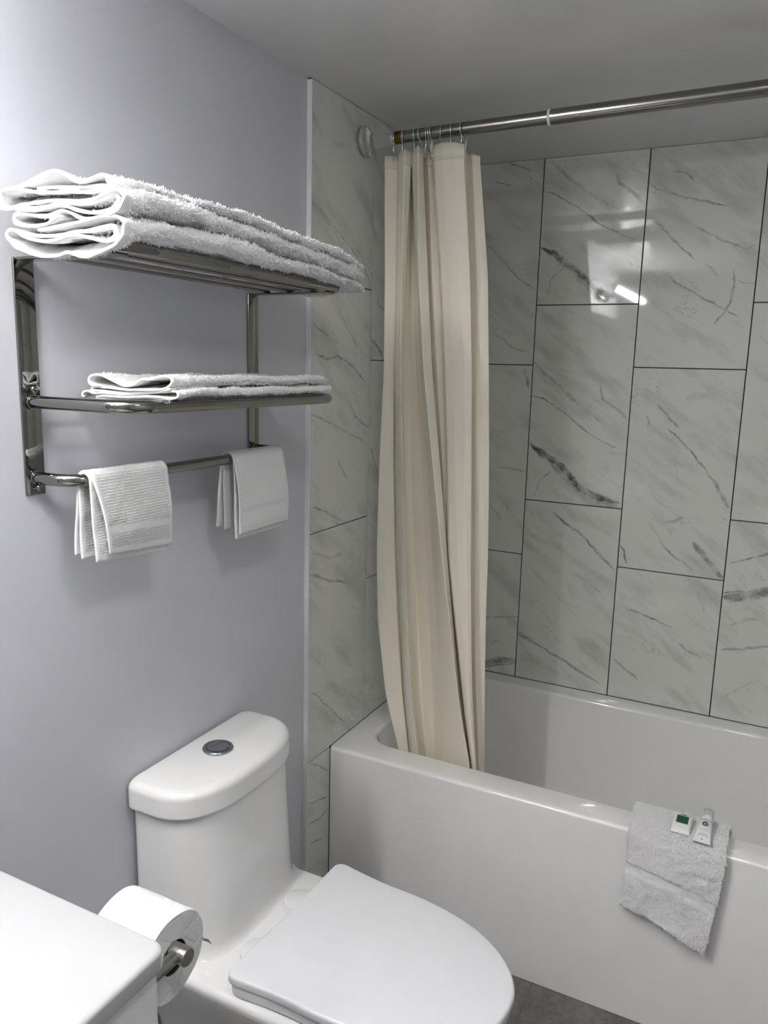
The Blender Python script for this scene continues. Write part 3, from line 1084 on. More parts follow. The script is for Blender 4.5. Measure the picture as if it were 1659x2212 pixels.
FOLD1 = c1([(60, 276), (150, 255), (250, 210), (350, 165), (440, 132), (520, 122), (590, 148), (660, 198), (740, 220), (830, 203), (915, 162), (962, 165), (985, 215), (980, 275), (940, 333), (850, 370),
            (740, 385), (620, 382), (500, 378), (380, 385), (260, 408), (160, 430), (90, 455), (30, 463), (-2, 440), (-6, 380), (18, 312), (80, 287), (180, 287), (320, 310), (480, 314), (640, 302),
            (780, 302), (880, 278), (935, 246), (860, 245), (740, 256), (600, 262), (450, 264), (340, 283)])
YNEAR, YFAR = -.825, -.150
LV_Y = [-.825, -.790, -.75, -.58, -.45, -.30, -.20, -.15]
LV = {0: [1.644, 1.657, 1.6625, 1.6625, 1.6625, 1.6620, 1.661, 1.652],
      1: [1.688, 1.692, 1.697, 1.698, 1.688, 1.682, 1.676, 1.672],
      2: [1.723, 1.727, 1.730, 1.726, 1.716, 1.710, 1.703, 1.700],
      3: [1.745, 1.746, 1.747, 1.745, 1.740, 1.734, 1.722, 1.716]}


def make_bath_towel(fold, lvl, label, seed):
    root = empty('bath_towel', (.14, -.49, LV[lvl][3]), label, 'towel', 'folded bath towels on the top shelf')
    pts = np.array([bp(u, v, 1, YNEAR)[[0, 2]] for u, v in fold])
    path = resample(catmull(pts, 6), .0036)
    zlo, zhi = path[:, 1].min(), path[:, 1].max()
    # level at the near end as traced
    def sec(y):
        k = (y - YNEAR) / (YFAR - YNEAR)
        b = np.interp(y, LV_Y, LV[lvl]); t = np.interp(y, LV_Y, LV[lvl + 1])
        f = (path[:, 1] - zlo) / (zhi - zlo)
        zz = b + .0028 + f * (t - b - .0050)
        e = min(1.0, max(0.0, (y - YNEAR) / .05))
        e = e * e * (3 - 2 * e)
        z = path[:, 1] * (1 - e) + zz * e
        x = path[:, 0].copy()
        xm = .140
        near_w = (path[:, 0].max() - path[:, 0].min())
        # settle to a slightly narrower fold along its length
        xs = xm + (x - (path[:, 0].max() + path[:, 0].min()) / 2) * (.212 / near_w)
        fr = np.interp(y, [-.82, -.7, -.5, -.3, -.15], [.0, .004, .006, .0, -.004])
        e2 = min(1.0, (y - YNEAR) / .25)
        x = x * (1 - e2) + (xs + fr) * e2
        # rounded far end
        q = max(0.0, (y - (YFAR - .05)) / .05)
        sh = math.sqrt(max(0.0, 1 - (q * .93) ** 2))
        x = xm + (x - xm) * (.80 + .20 * sh)
        zm = (b + t) / 2
        z = zm + (z - zm) * (.25 + .75 * sh)
        x = x + .0016 * math.sin(y * 31 + seed * 2.1) + .001 * np.sin(z * 420 + y * 40)
        z = z + .0012 * math.sin(y * 23 + seed) * e
        if lvl == 0:              # the front of the lowest towel lies on the taller front rail
            lf = np.clip((x - .145) / .045, 0, 1); lf = lf * lf * (3 - 2 * lf)
            z = z + .0125 * lf * np.clip(1 - f * 1.8, 0, 1) * e * sh
        return np.stack([x, z], 1), y + .004 * np.sin(np.linspace(0, 14, len(x)) + seed) * (1 - e)
    ys = np.concatenate([np.linspace(YNEAR, YNEAR + .03, 7), np.linspace(YNEAR + .037, YFAR - .05, 72), np.linspace(YFAR - .045, YFAR, 12)])
    o, nl = extruded_sheet('folded_cloth', sec, ys, M['terry'], root, .0042)
    # hem: the first rows at the near end are the flat woven border
    o.data.materials.append(M['hem'])
    mi = np.zeros(len(o.data.polygons), dtype=np.int32)
    mi[:nl * 2] = 1; mi[nl * (len(ys) - 1):nl * (len(ys) - 1) + nl // 2] = 1
    if len(mi) == len(o.data.polygons): o.data.polygons.foreach_set('material_index', mi)
    cxm = (path[:, 0].min() + path[:, 0].max()) / 2
    pr = path[:, 0].max(); pl = path[:, 0].min()

    def sel(c, nrm):
        b = np.interp(c[:, 1], LV_Y, LV[lvl]); t = np.interp(c[:, 1], LV_Y, LV[lvl + 1])
        out = (c[:, 0] > .185) * (nrm[:, 0] > .05) * 3.0 + (c[:, 2] > t - .012) * (nrm[:, 2] > .2) * 1.0 + (c[:, 2] < b + .010) * (nrm[:, 2] < -.2) * .8 + (c[:, 1] > YFAR - .03) * (nrm[:, 1] > 0) * 2.5
        return np.where(c[:, 1] < YNEAR + .012, 0, out) + 1e-6
    pile('terry_pile', o, root, 30000, .0030, .0007, sel, None, seed)
    return root


make_bath_towel(FOLD3, 0, 'folded white bath towel at the bottom of the stack on the top shelf', 3)
make_bath_towel(FOLD2, 1, 'folded white bath towel in the middle of the stack on the top shelf', 5)
make_bath_towel(FOLD1, 2, 'folded white bath towel at the top of the stack on the top shelf', 8)


# hand towels on the lower shelf (crop origin (0,790), scale 4.1475)
def c3(L): return [(x / 4.1475, 790 + y / 4.1475) for x, y in L]


HAND2 = c3([(900, 183), (830, 180), (793, 150), (795, 108), (830, 86), (885, 86), (945, 108), (1020, 145), (1100, 178), (1180, 170), (1240, 130), (1290, 122), (1340, 128), (1420, 100), (1490, 92), (1535, 112), (1542, 150),
            (1510, 190), (1450, 212), (1350, 222), (1200, 218), (1050, 205), (920, 195), (830, 193), (806, 206), (830, 222), (920, 228), (1080, 238), (1230, 240), (1360, 232), (1470, 222), (1525, 205)])
HAND1 = c3([(760, 280), (745, 262), (760, 235), (800, 228), (850, 250), (930, 246), (1060, 250), (1230, 252), (1400, 240), (1520, 228), (1575, 232), (1588, 262), (1575, 285), (1520, 296), (1440, 285), (1300, 280),
            (1120, 278), (960, 272), (880, 280), (860, 290), (960, 292), (1100, 292), (1260, 292), (1400, 296), (1500, 300)])
YN2, YF2 = -.700, -.243


def make_hand_towel(fold, z0, z1, label, seed, hi):
    root = empty('hand_towel', (.12, -.47, z0), label, 'towel', 'folded hand towels on the lower shelf')
    pts = np.array([bp(u, v, 1, YN2)[[0, 2]] for u, v in fold])
    path = resample(catmull(pts, 6), .0034)
    zlo, zhi = path[:, 1].min(), path[:, 1].max()

    def sec(y):
        f = (path[:, 1] - zlo) / (zhi - zlo)
        zz = z0 + .0022 + f * (z1 - z0 - .004)
        e = min(1.0, max(0.0, (y - YN2) / hi)); e = e * e * (3 - 2 * e)
        z = path[:, 1] * (1 - e) + zz * e
        x = path[:, 0] - .004 * e
        q = max(0.0, (y - (YF2 - .03)) / .03)
        sh = math.sqrt(max(0.0, 1 - (q * .93) ** 2))
        zm = (z0 + z1) / 2
        x = .12 + (x - .12) * (.88 + .12 * sh); z = zm + (z - zm) * (.3 + .7 * sh)
        z = z + .0010 * math.sin(y * 34 + seed) * e + .0006 * np.sin(x * 60 + y * 30)
        return np.stack([x, z], 1), y + .003 * np.sin(np.linspace(0, 11, len(x)) + seed) * (1 - e)
    ys = np.concatenate([np.linspace(YN2, YN2 + .02, 6), np.linspace(YN2 + .026, YF2 - .03, 56), np.linspace(YF2 - .027, YF2, 9)])
    o, nl = extruded_sheet('folded_cloth', sec, ys, M['terry'], root, .0034, jit=.0004)
    o.data.materials.append(M['hem'])
    mi = np.zeros(len(o.data.polygons), dtype=np.int32)
    mi[:nl * 2] = 1; mi[nl * (len(ys) - 1):nl * (len(ys) - 1) + nl // 2] = 1
    o.data.polygons.foreach_set('material_index', mi)

    def sel(c, nrm):
        out = (c[:, 0] > .185) * (nrm[:, 0] > .05) * 2.5 + (c[:, 2] > z1 - .010) * (nrm[:, 2] > .2) + (c[:, 1] > YF2 - .02) * (nrm[:, 1] > 0) * 2
        return np.where(c[:, 1] < YN2 + .010, 0, out) + 1e-6
    pile('terry_pile', o, root, 15000, .0022, .0005, sel, None, seed)
    return root


make_hand_towel(HAND1, 1.4565, 1.4715, 'folded white hand towel lying directly on the lower shelf, under another', 11, .05)
make_hand_towel(HAND2, 1.4720, 1.4900, 'folded white hand towel lying on top of the other on the lower shelf', 12, .12)


# washcloths over the bar: two layers each
BARX, BARZ, BARR = .088, 1.331, .0098


def make_washcloth(y0, y1, layers, label, rib, seed, slope, shl, shr):
    root = empty('washcloth', (BARX, (y0 + y1) / 2, BARZ), label, 'towel', 'washcloths hung over the towel bar')
    for li, (off, zf, zb, ff, fb, dy, near_f, near_b) in enumerate(layers):
        def sec(y):
            t = min(1.0, max(0.0, (y - y0) / (y1 - y0)))
            rr = BARR + .0018 + off
            nearw = (1 - t) ** 2.2
            up = []
            # back flap from hem up
            zb_ = zb + slope * t * .4
            for k in range(0, 15):
                s = 1 - k / 15
                z = BARZ + (zb_ - BARZ) * s
                x = BARX - rr - fb * math.sin(s * 1.9) * .6 - near_b * nearw * (s ** 1.2) + .0014 * math.sin(s * 7 + seed + y * 20) * s
                up.append((x, z))
            for k in range(0, 11):
                a = math.pi - math.pi * k / 10
                up.append((BARX + rr * math.cos(a), BARZ + rr * math.sin(a)))
            zf_ = zf + slope * t
            for k in range(1, 19):
                s = k / 18
                z = BARZ + (zf_ - BARZ) * s
                x = BARX + rr + ff * math.sin(s * 2.2) + near_f * nearw * math.sin(min(1, s * 1.15) * 2.4) + .0016 * math.sin(s * 6 + seed * 1.3 + y * 26) * s
                up.append((x, z))
            P = resample(np.array(up), .0034)
            s01 = np.linspace(0, 1, len(P))
            hang = np.clip((s01 - .5) / .5, 0, 1)
            return P, y + dy * 0 - .012 * nearw * 0 + (t - .5) * .012 * hang
        # constant point count
        n0 = None
        ys = np.linspace(y0 + dy, y1 + dy * .3, 44)
        P0, _ = sec(ys[0]); n0 = len(P0)

        def sec2(y):
            P, yy = sec(y)
            d = np.r_[0, np.cumsum(np.linalg.norm(np.diff(P, axis=0), axis=1))]
            tt = np.linspace(0, d[-1], n0)
            Q = np.stack([np.interp(tt, d, P[:, 0]), np.interp(tt, d, P[:, 1])], 1)
            s01 = np.linspace(0, 1, n0); hang = np.clip((s01 - .5) / .5, 0, 1)
            t = (y - y0) / (y1 - y0)
            return Q, y + (shl * (1 - t) + shr * t) * hang * (1 if li == 0 else .25)
        o, nl = extruded_sheet('cloth_layer', sec2, ys, rib, root, .0026, clean=0, jit=.0002, lump=1.2)
        o.data.materials.append(M['hem'])
        # hems: the last stretch of both flaps, both selvedges, and a flat dobby band on the front
        npol = len(o.data.polygons)
        mi = np.zeros(npol, dtype=np.int32)
        h = nl // 2
        body = nl * (len(ys) - 1)
        J = np.arange(body) % nl
        I = np.arange(body) // nl
        pos = np.where(J < h, J, nl - 1 - J) / (h - 1)
        mi[:body] = ((pos > .955) | (pos < .045) | (I < 2) | (I >= len(ys) - 3) | ((pos > .835) & (pos < .868) if li == 0 else (pos > 2))).astype(np.int32)
        mi[body:] = 1
        o.data.polygons.foreach_set('material_index', mi)
    return root


make_washcloth(-.756, -.592, [(.0030, 1.216, 1.211, .008, .004, .0, .006, .010), (.0, 1.205, 1.207, .003, .000, -.001, -.002, .000)],
               'ribbed white washcloth with a flat woven band over the near end of the towel bar', M['ribbed'], 2, -.012, .020, .002)
make_washcloth(-.412, -.248, [(.0030, 1.188, 1.198, .008, .004, .0, .004, .012), (.0, 1.177, 1.194, .003, .000, .003, .000, .000)],
               'plain white washcloth hung over the far end of the towel bar', M['terry'], 4, .0, .004, .014)

# ------------------------------------------------------------------ shower rod
def rodz(x): return 2.064 + .0125 * x
RY = .245
rod = empty('shower_curtain_rod', (.0, RY, 2.064), 'steel tension rod with clear ribbed end flange above the tub', 'curtain rod')
lathe('flange', [(0, .034), (.002, .0365), (.010, .0365), (.014, .034), (.018, .028), (.022, .0215), (.026, .0195)], (.0104, RY, rodz(0)), (1, 0, .0125), M['clear'], rod, 48, 40)
lathe('ribbed_sleeve', [(.026, .0180), (.030, .0190), (.078, .0182), (.082, .0175), (.083, .013)], (.0104, RY, rodz(0)), (1, 0, .0125), M['clear'], rod, 64, 30, (1, 2, .022))
lathe('end_band', [(0, .0165), (.001, .0175), (.011, .0175), (.012, .0165)], (.0905, RY, rodz(.0905)), (1, 0, .0125), M['wire'], rod, 32, 40)


def _brass():
    t = NT('tarnished_brass')
    nz = t.noise(t.coord(), 120, 3)
    t.set(color=t.mix(nz.outputs[0], (.05, .035, .012), (.22, .15, .04)), rough=.3, metal=1.0)
    return t.m


tube('collar', [(.1026, RY, rodz(.1026)), (.118, RY, rodz(.118))], .0152, _brass(), rod, 28)
tube('inner_tube', [(.09, RY, rodz(.09)), (.486, RY, rodz(.486))], .0146, M['rod'], rod, 32)
tube('joint_ring', [(.482, RY, rodz(.482)), (.488, RY, rodz(.488))], .0170, M['alu'], rod, 32)
tube('outer_tube', [(.486, RY, rodz(.486)), (1.44, RY, rodz(1.44))], .0165, M['rod'], rod, 32)
lathe('flange', [(0, .034), (.002, .0365), (.010, .0365), (.014, .034), (.018, .028), (.022, .0215), (.09, .0185)], (XR - .0104, RY, rodz(1.52)), (-1, 0, 0), M['clear'], rod, 48, 40)

# ------------------------------------------------------------------ shower curtain
VS = [330, 600, 800, 1000, 1200, 1340, 1500, 1670]
# columns from left to right: u at each level (photo pixels) and distance y of that fold line
CC = [
    ([831, 832, 829, 820, 814, 816, 833, 872], .250),
    ([846, 845, 843, 838, 832, 838, 852, 880], .254),
    ([860, 858, 852, 850, 852, 858, 868, 886], .262),
    ([857, 855, 850, 852, 856, 862, 870, 888], .276),
    ([862, 858, 854, 862, 867, 871, 877, 893], .238),
    ([874, 866, 864, 868, 874, 879, 887, 905], .226),
    ([890, 876, 872, 873, 879, 884, 893, 909], .246),
    ([882, 872, 869, 871, 876, 881, 890, 906], .280),
    ([888, 886, 886, 890, 895, 901, 910, 922], .288),
    ([893, 895, 900, 912, 920, 928, 934, 942], .278),
    ([888, 899, 908, 923, 934, 943, 950, 956], .262),
    ([891, 901, 911, 928, 944, 957, 970, 990], .238),
    ([902, 904, 914, 933, 955, 972, 990, 1014], .216),
    ([913, 925, 934, 951, 966, 978, 992, 1016], .240),
    ([908, 920, 929, 945, 960, 972, 988, 1012], .276),
    ([924, 937, 945, 956, 963, 975, 992, 1014], .262),
    ([938, 955, 963, 968, 971, 982, 998, 1018], .272),
    ([932, 950, 958, 964, 968, 982, 998, 1018], .248),
    ([936, 953, 961, 967, 971, 985, 1001, 1020], .224),
    ([955, 970, 978, 982, 988, 997, 1008, 1022], .216),
    ([980, 996, 1002, 1004, 1006, 1009, 1015, 1025], .214),
    ([1002, 1015, 1019, 1018, 1017, 1018, 1021, 1028], .222),
    ([1003, 1016, 1019, 1018, 1017, 1018, 1021, 1028], .250),
    ([1010, 1018, 1020, 1018, 1017, 1018, 1020, 1028], .276),
    ([1020, 1030, 1030, 1028, 1027, 1026, 1028, 1034], .270),
    ([1028, 1044, 1045, 1044, 1042, 1039, 1038, 1040], .274),
    ([1036, 1055, 1057, 1057, 1054, 1049, 1046, 1045], .282)]
ZL = np.linspace(2.026, .352, 110)
colx = []
for us, yv in CC:
    P = np.array([bp(u, v, 1, yv) for u, v in zip(us, VS)])
    xs = np.interp(-ZL, -P[:, 2], P[:, 0])
    # smooth the level interpolation
    kk = np.array([1, 2, 3, 4, 3, 2, 1], float); kk /= kk.sum()
    xp = np.r_[[xs[0]] * 3, xs, [xs[-1]] * 3]
    colx.append(np.convolve(xp, kk, 'valid'))
colx = np.array(colx)
coly = np.array([c[1] for c in CC])
rows = []


def chaikin(P):
    Q = np.asarray(P, float)
    # densify long panels first so that only the crease itself is rounded
    D = [Q[0]]
    for a, b in zip(Q[:-1], Q[1:]):
        for f in (.22, .5, .78): D.append(a + (b - a) * f)
        D.append(b)
    Q = np.array(D)
    for _ in range(2):
        A = Q[:-1] * .75 + Q[1:] * .25; B = Q[:-1] * .25 + Q[1:] * .75
        Q = np.concatenate([[Q[0]], np.stack([A, B], 1).reshape(-1, 2), [Q[-1]]], 0)
    return Q


for i, z in enumerate(ZL):
    amp = 1.0 + .10 * math.sin(z * 3)
    yy = .245 + (coly - .245) * amp
    if z < .60:                   # hangs inside the basin: keep clear of the rim
        yy = yy + (.60 - z) / .25 * .022 * np.clip((.262 - yy) / .05, 0, 1.2)
    ctrl = np.stack([colx[:, i], yy], 1)
    c = chaikin(ctrl)
    zz = np.full(len(c), z)
    s = np.linspace(0, 1, len(c))
    if i == 0: zz = zz + .010 * np.interp(c[:, 1], [.205, .285], [1, -.6]) - .012 * np.clip((c[:, 0] - .25) / .08, 0, 1)
    rows.append(np.stack([c[:, 0], c[:, 1] + .0007 * np.sin(s * 60 + z * 9), zz], 1))
rows = np.array(rows)
# let the top edge drape between the hooks
nz_, nc_ = rows.shape[0], rows.shape[1]
V = rows.reshape(-1, 3)
V = np.asarray(V)


def curtain_part(name, i0, i1, parent, mat_, th, off=0.0, ncol=None):
    sub = rows[i0:i1, :ncol].copy()
    nc_ = sub.shape[1]
    nr = sub.shape[0]
    i, j = np.meshgrid(np.arange(nr - 1), np.arange(nc_ - 1), indexing='ij')
    a = i * nc_ + j
    Q = np.stack([a, a + nc_, a + nc_ + 1, a + 1], -1).reshape(-1, 4)
    o = from_np(name, sub.reshape(-1, 3), Q, mat_, parent, 180)
    so = o.modifiers.new('thick', 'SOLIDIFY'); so.thickness = th; so.offset = off
    return o


cur = empty('shower_curtain', (.22, RY, .36), 'cream fabric shower curtain gathered at the left end of the rod', 'shower curtain')
curtain_part('curtain_fabric', 0, nz_, cur, M['curtain'], .0007)
curtain_part('top_hem', 0, 3, cur, M['curtain'], .0022)
curtain_part('side_hem', 3, nz_, cur, M['curtain'], .0020, 0.0, 6)

# hooks
HK = [(845, .0, 0), (862, .35, 0), (889, .15, 0), (906, -.25, 1), (913, .3, 0), (921, .1, 1), (929, -.15, 0), (941, .5, 1), (967, .25, 0), (991, .05, 0), (996, -.3, 1)]
ORD = ['first', 'second', 'third', 'fourth', 'fifth', 'sixth', 'seventh', 'eighth', 'ninth', 'tenth', 'eleventh']
for i, (u, tw, bk) in enumerate(HK):
    xr = float(bp(u, 290, 1, RY - .014)[0]) + .004
    zc = rodz(xr)
    rr = .0205
    zt = 2.012
    loop = []
    for k_ in range(0, 25):
        a = R(-62 + 304 * k_ / 24)
        loop.append((rr * math.cos(a), rr * .98 * math.sin(a)))
    loop = [(.0022, zt - zc), (.0022, zt - zc + .012), (.0045, -.030)] + loop + [(-.0045, -.030), (-.0022, zt - zc + .012), (-.0022, zt - zc)]
    L2 = catmull(loop, 3)
    root = empty('curtain_hook', (xr, RY, zt), 'thin chrome wire curtain hook, %s along the rod from the clear flange' % ORD[i], 'hook', 'curtain hooks on the shower rod')
    pts = []
    for (a, b) in L2:
        drop = max(0.0, -b - .02) / .04
        pts.append((xr + a * math.sin(tw) + drop * .006 * tw, RY - a * math.cos(tw) + (.0 if not bk else .012 * drop) - .008 * drop * (1 - bk), zc + b + (.0 if bk else .0)))
    tube('wire', pts, .0011, M['wire'], root, 8)
    lathe('bead', [(0, .0018), (.003, .0022), (.006, .0018)], pts[-1], (0, 0, 1), M['wire'], root, 10)

# ------------------------------------------------------------------ towel over the tub rim
tt = empty('bath_mat_towel', (.91, .15, ZRIM), 'white terry towel draped over the front rim of the bathtub', 'towel')
XA, XB = .806, 1.012


def rim_path(th, zend, zin=.455):
    """over the rim: inside lip, flat top, front edge, apron"""
    o = th
    P = [(.206 + o + .001, zin), (.206 + o, ZRIM - .012)]
    for k in range(1, 5):
        a = R(90 * k / 4); P.append((.198 + (.008 + o) * math.cos(a), ZRIM - .010 + (.010 + o) * math.sin(a)))
    P += [(.17, ZRIM + o), (.145, ZRIM + o)]
    for k in range(0, 6):
        a = R(90 + 90 * k / 5); P.append((YT + .012 + (.012 + o) * math.cos(a), ZRIM - .012 + (.012 + o) * math.sin(a)))
    for k in range(1, 9):
        P.append((YT - o, ZRIM - .012 + (zend - ZRIM + .012) * k / 8))
    return np.array(P)


def drape(name, th_off, th, zl, zr, band, m, seed, inset=0.0):
    xs = np.linspace(XA + inset, XB - inset * .5, 56)
    P0 = resample(rim_path(th_off, .25), .0042)
    n0 = len(P0)
    V = []
    for x in xs:
        t = (x - XA) / (XB - XA)
        zend = zl + (zr - zl) * (t ** 1.5) + .006 * math.sin(t * math.pi)
        P = rim_path(th_off, zend)
        d = np.r_[0, np.cumsum(np.linalg.norm(np.diff(P, axis=0), axis=1))]
        tt_ = np.linspace(0, d[-1], n0)
        Q = np.stack([np.interp(tt_, d, P[:, 0]), np.interp(tt_, d, P[:, 1])], 1)
        s = np.linspace(0, 1, n0)
        hang = np.clip((s - .42) / .58, 0, 1)
        bulge = hang ** .8 * (.016 * math.sin(min(1, t * 1.1) * math.pi * .75) + .006 * math.exp(-((t - .2) / .09) ** 2)) + .0035 * np.exp(-((s - .62 - .10 * t) / .02) ** 2) * hang + .002 * np.sin(s * 13 + t * 7 + seed) * hang
        edge = .004 * (1 - min(1, min(t, 1 - t) / .06)) ** 2
        Q[:, 0] -= bulge - edge * hang * 0
        xx = x + (t - .5) * -.020 * hang - .012 * hang + .002 * np.sin(s * 9 + seed) * (abs(t - .5) * 2)
        a, b = sheet_section(Q, th)
        V.append(np.concatenate([np.stack([xx, a[:, 0], a[:, 1]], 1), np.stack([xx, b[:, 0], b[:, 1]], 1)[::-1]], 0))
    V = np.array(V)
    if band:
        s = np.linspace(0, 1, n0)
        s2 = np.concatenate([s, s[::-1]])
        dip = ((s2 > .69) & (s2 < .745)).astype(float) * .0030
        V[:, :, 1] += dip[None, :] * 1.0
    V += RNG.normal(0, .0005, V.shape) + lumps(V.shape, .0009)
    nl = V.shape[1]; nr = len(xs)
    i, j = np.meshgrid(np.arange(nr - 1), np.arange(nl), indexing='ij')
    a = i * nl + j; b = i * nl + (j + 1) % nl
    Q = np.stack([a, a + nl, b + nl, b], -1).reshape(-1, 4)
    h = nl // 2
    cap = []
    for e in (0, nr - 1):
        for k2 in range(h - 1):
            q = [e * nl + k2, e * nl + k2 + 1, e * nl + nl - 2 - k2, e * nl + nl - 1 - k2]
            cap.append(q[::-1] if e == nr - 1 else q)
    Q = np.concatenate([Q, np.array(cap)], 0)
    o = from_np(name, V.reshape(-1, 3), Q, m, tt, 180)
    bm = bmesh.new(); bm.from_mesh(o.data); bmesh.ops.recalc_face_normals(bm, faces=bm.faces[:]); bm.to_mesh(o.data); bm.free()
    if band:
        o.data.materials.append(M['hem'])
        J = np.arange((nr - 1) * nl) % nl
        s = np.where(J < h, J, nl - 1 - J) / (h - 1)
        mi = np.zeros(len(o.data.polygons), dtype=np.int32)
        mi[:(nr - 1) * nl] = ((s > .69) & (s < .745)).astype(np.int32)
        o.data.polygons.foreach_set('material_index', mi)
    return o


drape('inner_layer', .0030, .0036, .292, .262, False, M['terry'], 1.0, .010)
drape('inner_layer', .0080, .0036, .297, .252, False, M['terry'], 1.5, .007)
drape('inner_layer', .0130, .0036, .298, .247, False, M['terry'], 1.9, .004)
otl = drape('outer_layer', .0190, .0056, .306, .250, True, M['terry'], 2.2)


def selt(c, nrm):
    out = (nrm[:, 1] < -.2) * 1.0 + (nrm[:, 2] > .3) * (c[:, 2] > ZRIM) * 1.0 + 0.0
    return out + 1e-6


pile('terry_pile', otl, tt, 34000, .0026, .0006, selt, None, 21)

# ------------------------------------------------------------------ toiletries on the rim towel
M['sachet'] = simple('white_wrapper', (.80, .80, .80), .35, bump=(90, .25, .002))
M['green'] = simple('green_print', (.012, .085, .045), .5)
M['ink'] = simple('dark_grey_print', (.06, .06, .065), .5)
M['grey_ink'] = simple('pale_grey_print', (.42, .44, .44), .5)
M['tube_pl'] = simple('white_tube_plastic', (.82, .83, .83), .25)
M['cap_pl'] = simple('translucent_cap_plastic', (.70, .72, .72), .3, trans=.35)
ZT = ZRIM + .0190 + .0040


def to_frame(o, origin, rot):
    o.matrix_world = Matrix.Translation(origin) @ rot


def local_obj(name, v, f, m, root, smooth=None):
    """mesh in the root's own frame"""
    me = bpy.data.meshes.new(name)
    me.from_pydata([tuple(p) for p in v], [], f)
    me.update()
    me.materials.append(m)
    if smooth:
        me.shade_smooth()
        if smooth < 179: me.set_sharp_from_angle(angle=R(smooth))
    o = bpy.data.objects.new(name, me)
    COL.objects.link(o)
    o.parent = root
    return o


def pillow(wd, ht, th, nx=14, ny=16, crimp=.08):
    """flat sachet, local x across, y up, z thick"""
    V = []; F = []
    for side in (0, 1):
        for j in range(ny + 1):
            for i in range(nx + 1):
                x = (i / nx - .5) * wd; y = (j / ny - .5) * ht
                ex = 1 - abs(i / nx * 2 - 1) ** 6
                jj = abs(j / ny * 2 - 1)
                ey = 0 if jj > 1 - crimp else (1 - (jj / (1 - crimp)) ** 6)
                h = .0006 + th / 2 * (ex * ey) ** .5
                V.append((x, y, h if side == 0 else -h))
    n = (nx + 1) * (ny + 1)
    for j in range(ny):
        for i in range(nx):
            a = j * (nx + 1) + i
            F.append((a, a + 1, a + nx + 2, a + nx + 1))
            F.append((n + a, n + a + nx + 1, n + a + nx + 2, n + a + 1))
    for i in range(nx):
        F.append((i, n + i, n + i + 1, i + 1)); a = ny * (nx + 1) + i; F.append((a, a + 1, n + a + 1, n + a))
    for j in range(ny):
        a = j * (nx + 1); F.append((a, a + nx + 1, n + a + nx + 1, n + a)); a += nx; F.append((a, n + a, n + a + nx + 1, a + nx + 1))
    return V, F


def plate(x0, x1, y0, y1, z, t=.0004):
    V = [(x0, y0, z), (x1, y0, z), (x1, y1, z), (x0, y1, z), (x0, y0, z - t), (x1, y0, z - t), (x1, y1, z - t), (x0, y1, z - t)]
    F = [(0, 1, 2, 3), (7, 6, 5, 4), (0, 4, 5, 1), (1, 5, 6, 2), (2, 6, 7, 3), (3, 7, 4, 0)]
    return V, F


soap = empty('soap_sachet', (.913, .146, ZT + .0065), 'small white wrapped soap with a green square, on the towel', 'soap')
soap.rotation_euler = (R(14), 0, R(-1))
V_, F_ = pillow(.042, .058, .012)
local_obj('wrapper', V_, F_, M['sachet'], soap, 50)
V_, F_ = plate(-.0125, .0125, -.004, .019, .0072); local_obj('green_label', V_, F_, M['green'], soap)
V_, F_ = plate(-.006, .008, .0222, .0232, .0066); local_obj('printed_line', V_, F_, M['ink'], soap)
V_, F_ = plate(-.004, .006, .0245, .0252, .0058); local_obj('printed_line', V_, F_, M['ink'], soap)

# small tube: crimped tail towards the room, cap at the back
tb = empty('shampoo_tube', (.961, .150, ZT + .013), 'small white shampoo tube with a round black emblem, beside the soap', 'tube')
tb.rotation_euler = (R(12), 0, R(-3))


def tube_ring(y, wx, hz, n=32):
    return [(wx * math.cos(2 * math.pi * k / n), y, hz * math.sin(2 * math.pi * k / n)) for k in range(n)]


def loft_local(name, rings, m, root, smooth=50, caps=True):
    n = len(rings[0])
    V = [p for r_ in rings for p in r_]
    F = [tuple(reversed(q)) for q in ring_faces(len(rings), n)]
    if caps:
        F.append(tuple(range(n))); F.append(tuple(reversed(range((len(rings) - 1) * n, len(rings) * n))))
    return local_obj(name, V, F, m, root, smooth)


loft_local('tube_body', [tube_ring(-.052, .0185, .0011), tube_ring(-.046, .0185, .0013), tube_ring(-.044, .0180, .0022), tube_ring(-.02, .0160, .0075), tube_ring(.005, .0140, .0110), tube_ring(.022, .0130, .0125), tube_ring(.026, .0120, .0115)], M['tube_pl'], tb)
loft_local('cap', [tube_ring(.0262, .0118, .0114), tube_ring(.027, .0124, .0122), tube_ring(.048, .0118, .0116), tube_ring(.0505, .0105, .0104)], M['cap_pl'], tb)


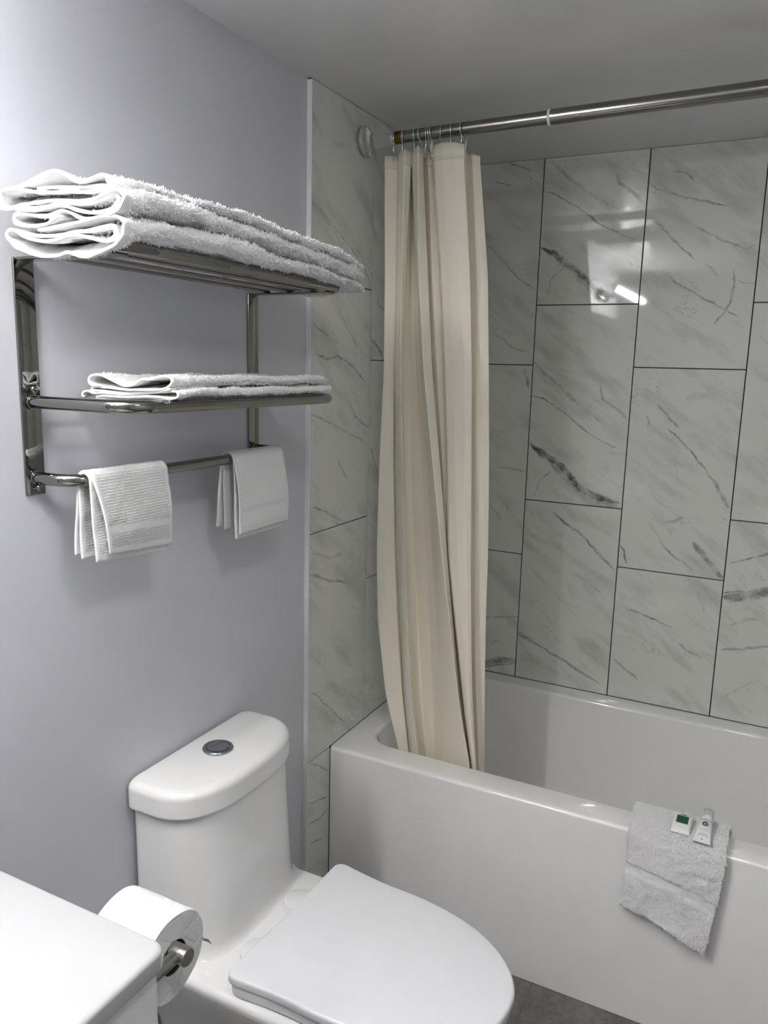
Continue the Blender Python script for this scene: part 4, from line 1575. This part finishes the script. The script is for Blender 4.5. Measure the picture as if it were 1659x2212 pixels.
def tube_h(y): return np.interp(y, [-.052, -.044, -.02, .005, .022], [.0011, .0022, .0075, .0110, .0125])
def tube_w(y): return np.interp(y, [-.052, -.044, -.02, .005, .022], [.0185, .0180, .0160, .0140, .0130])


def on_tube(name, poly, m, lift=.0003):
    """flat print wrapped on the tube's upper side; poly = list of (x,y) quads"""
    V = []; F = []
    for q in poly:
        b = len(V)
        for x, y in q:
            wv = tube_w(y); V.append((x, y, tube_h(y) * math.sqrt(max(0, 1 - (x / wv) ** 2)) + lift))
        F.append(tuple(range(b, b + len(q))))
    return local_obj(name, V, F, m, tb)


def disc(cx, cy, r0, r1, a0=0, a1=360, n=28):
    out = []
    for k_ in range(n):
        a = R(a0 + (a1 - a0) * k_ / n); b = R(a0 + (a1 - a0) * (k_ + 1) / n)
        out.append([(cx + r0 * math.cos(a), cy + r0 * math.sin(a)), (cx + r1 * math.cos(a), cy + r1 * math.sin(a)), (cx + r1 * math.cos(b), cy + r1 * math.sin(b)), (cx + r0 * math.cos(b), cy + r0 * math.sin(b))])
    return out


on_tube('emblem_ring', disc(0, -.002, .0078, .0086), M['grey_ink'])
on_tube('emblem', disc(0, -.002, .0028, .0062), M['ink'], .0004)
on_tube('emblem', disc(-.0002, -.0008, .0002, .0016, n=12), M['ink'], .0005)
for y0, x0, x1 in ((-.017, -.008, .008), (-.020, -.009, .009), (-.0265, -.004, .004), (-.031, -.009, .010), (-.0345, -.010, .011)):
    seg = []
    for k_ in range(8):
        xa = x0 + (x1 - x0) * k_ / 8; xb = x0 + (x1 - x0) * (k_ + .72) / 8
        seg.append([(xa, y0), (xb, y0), (xb, y0 + .0011), (xa, y0 + .0011)])
    on_tube('printed_line', seg, M['grey_ink'] if y0 > -.03 else M['ink'])
on_tube('printed_band', [[(-.0115 + .0023 * k_, .008), (-.0115 + .0023 * (k_ + 1), .008), (-.0115 + .0023 * (k_ + 1), .012), (-.0115 + .0023 * k_, .012)] for k_ in range(10)], M['grey_ink'])
on_tube('tube_mark', disc(0, -.044, .0002, .0016, n=14), M['ink'], .0006)
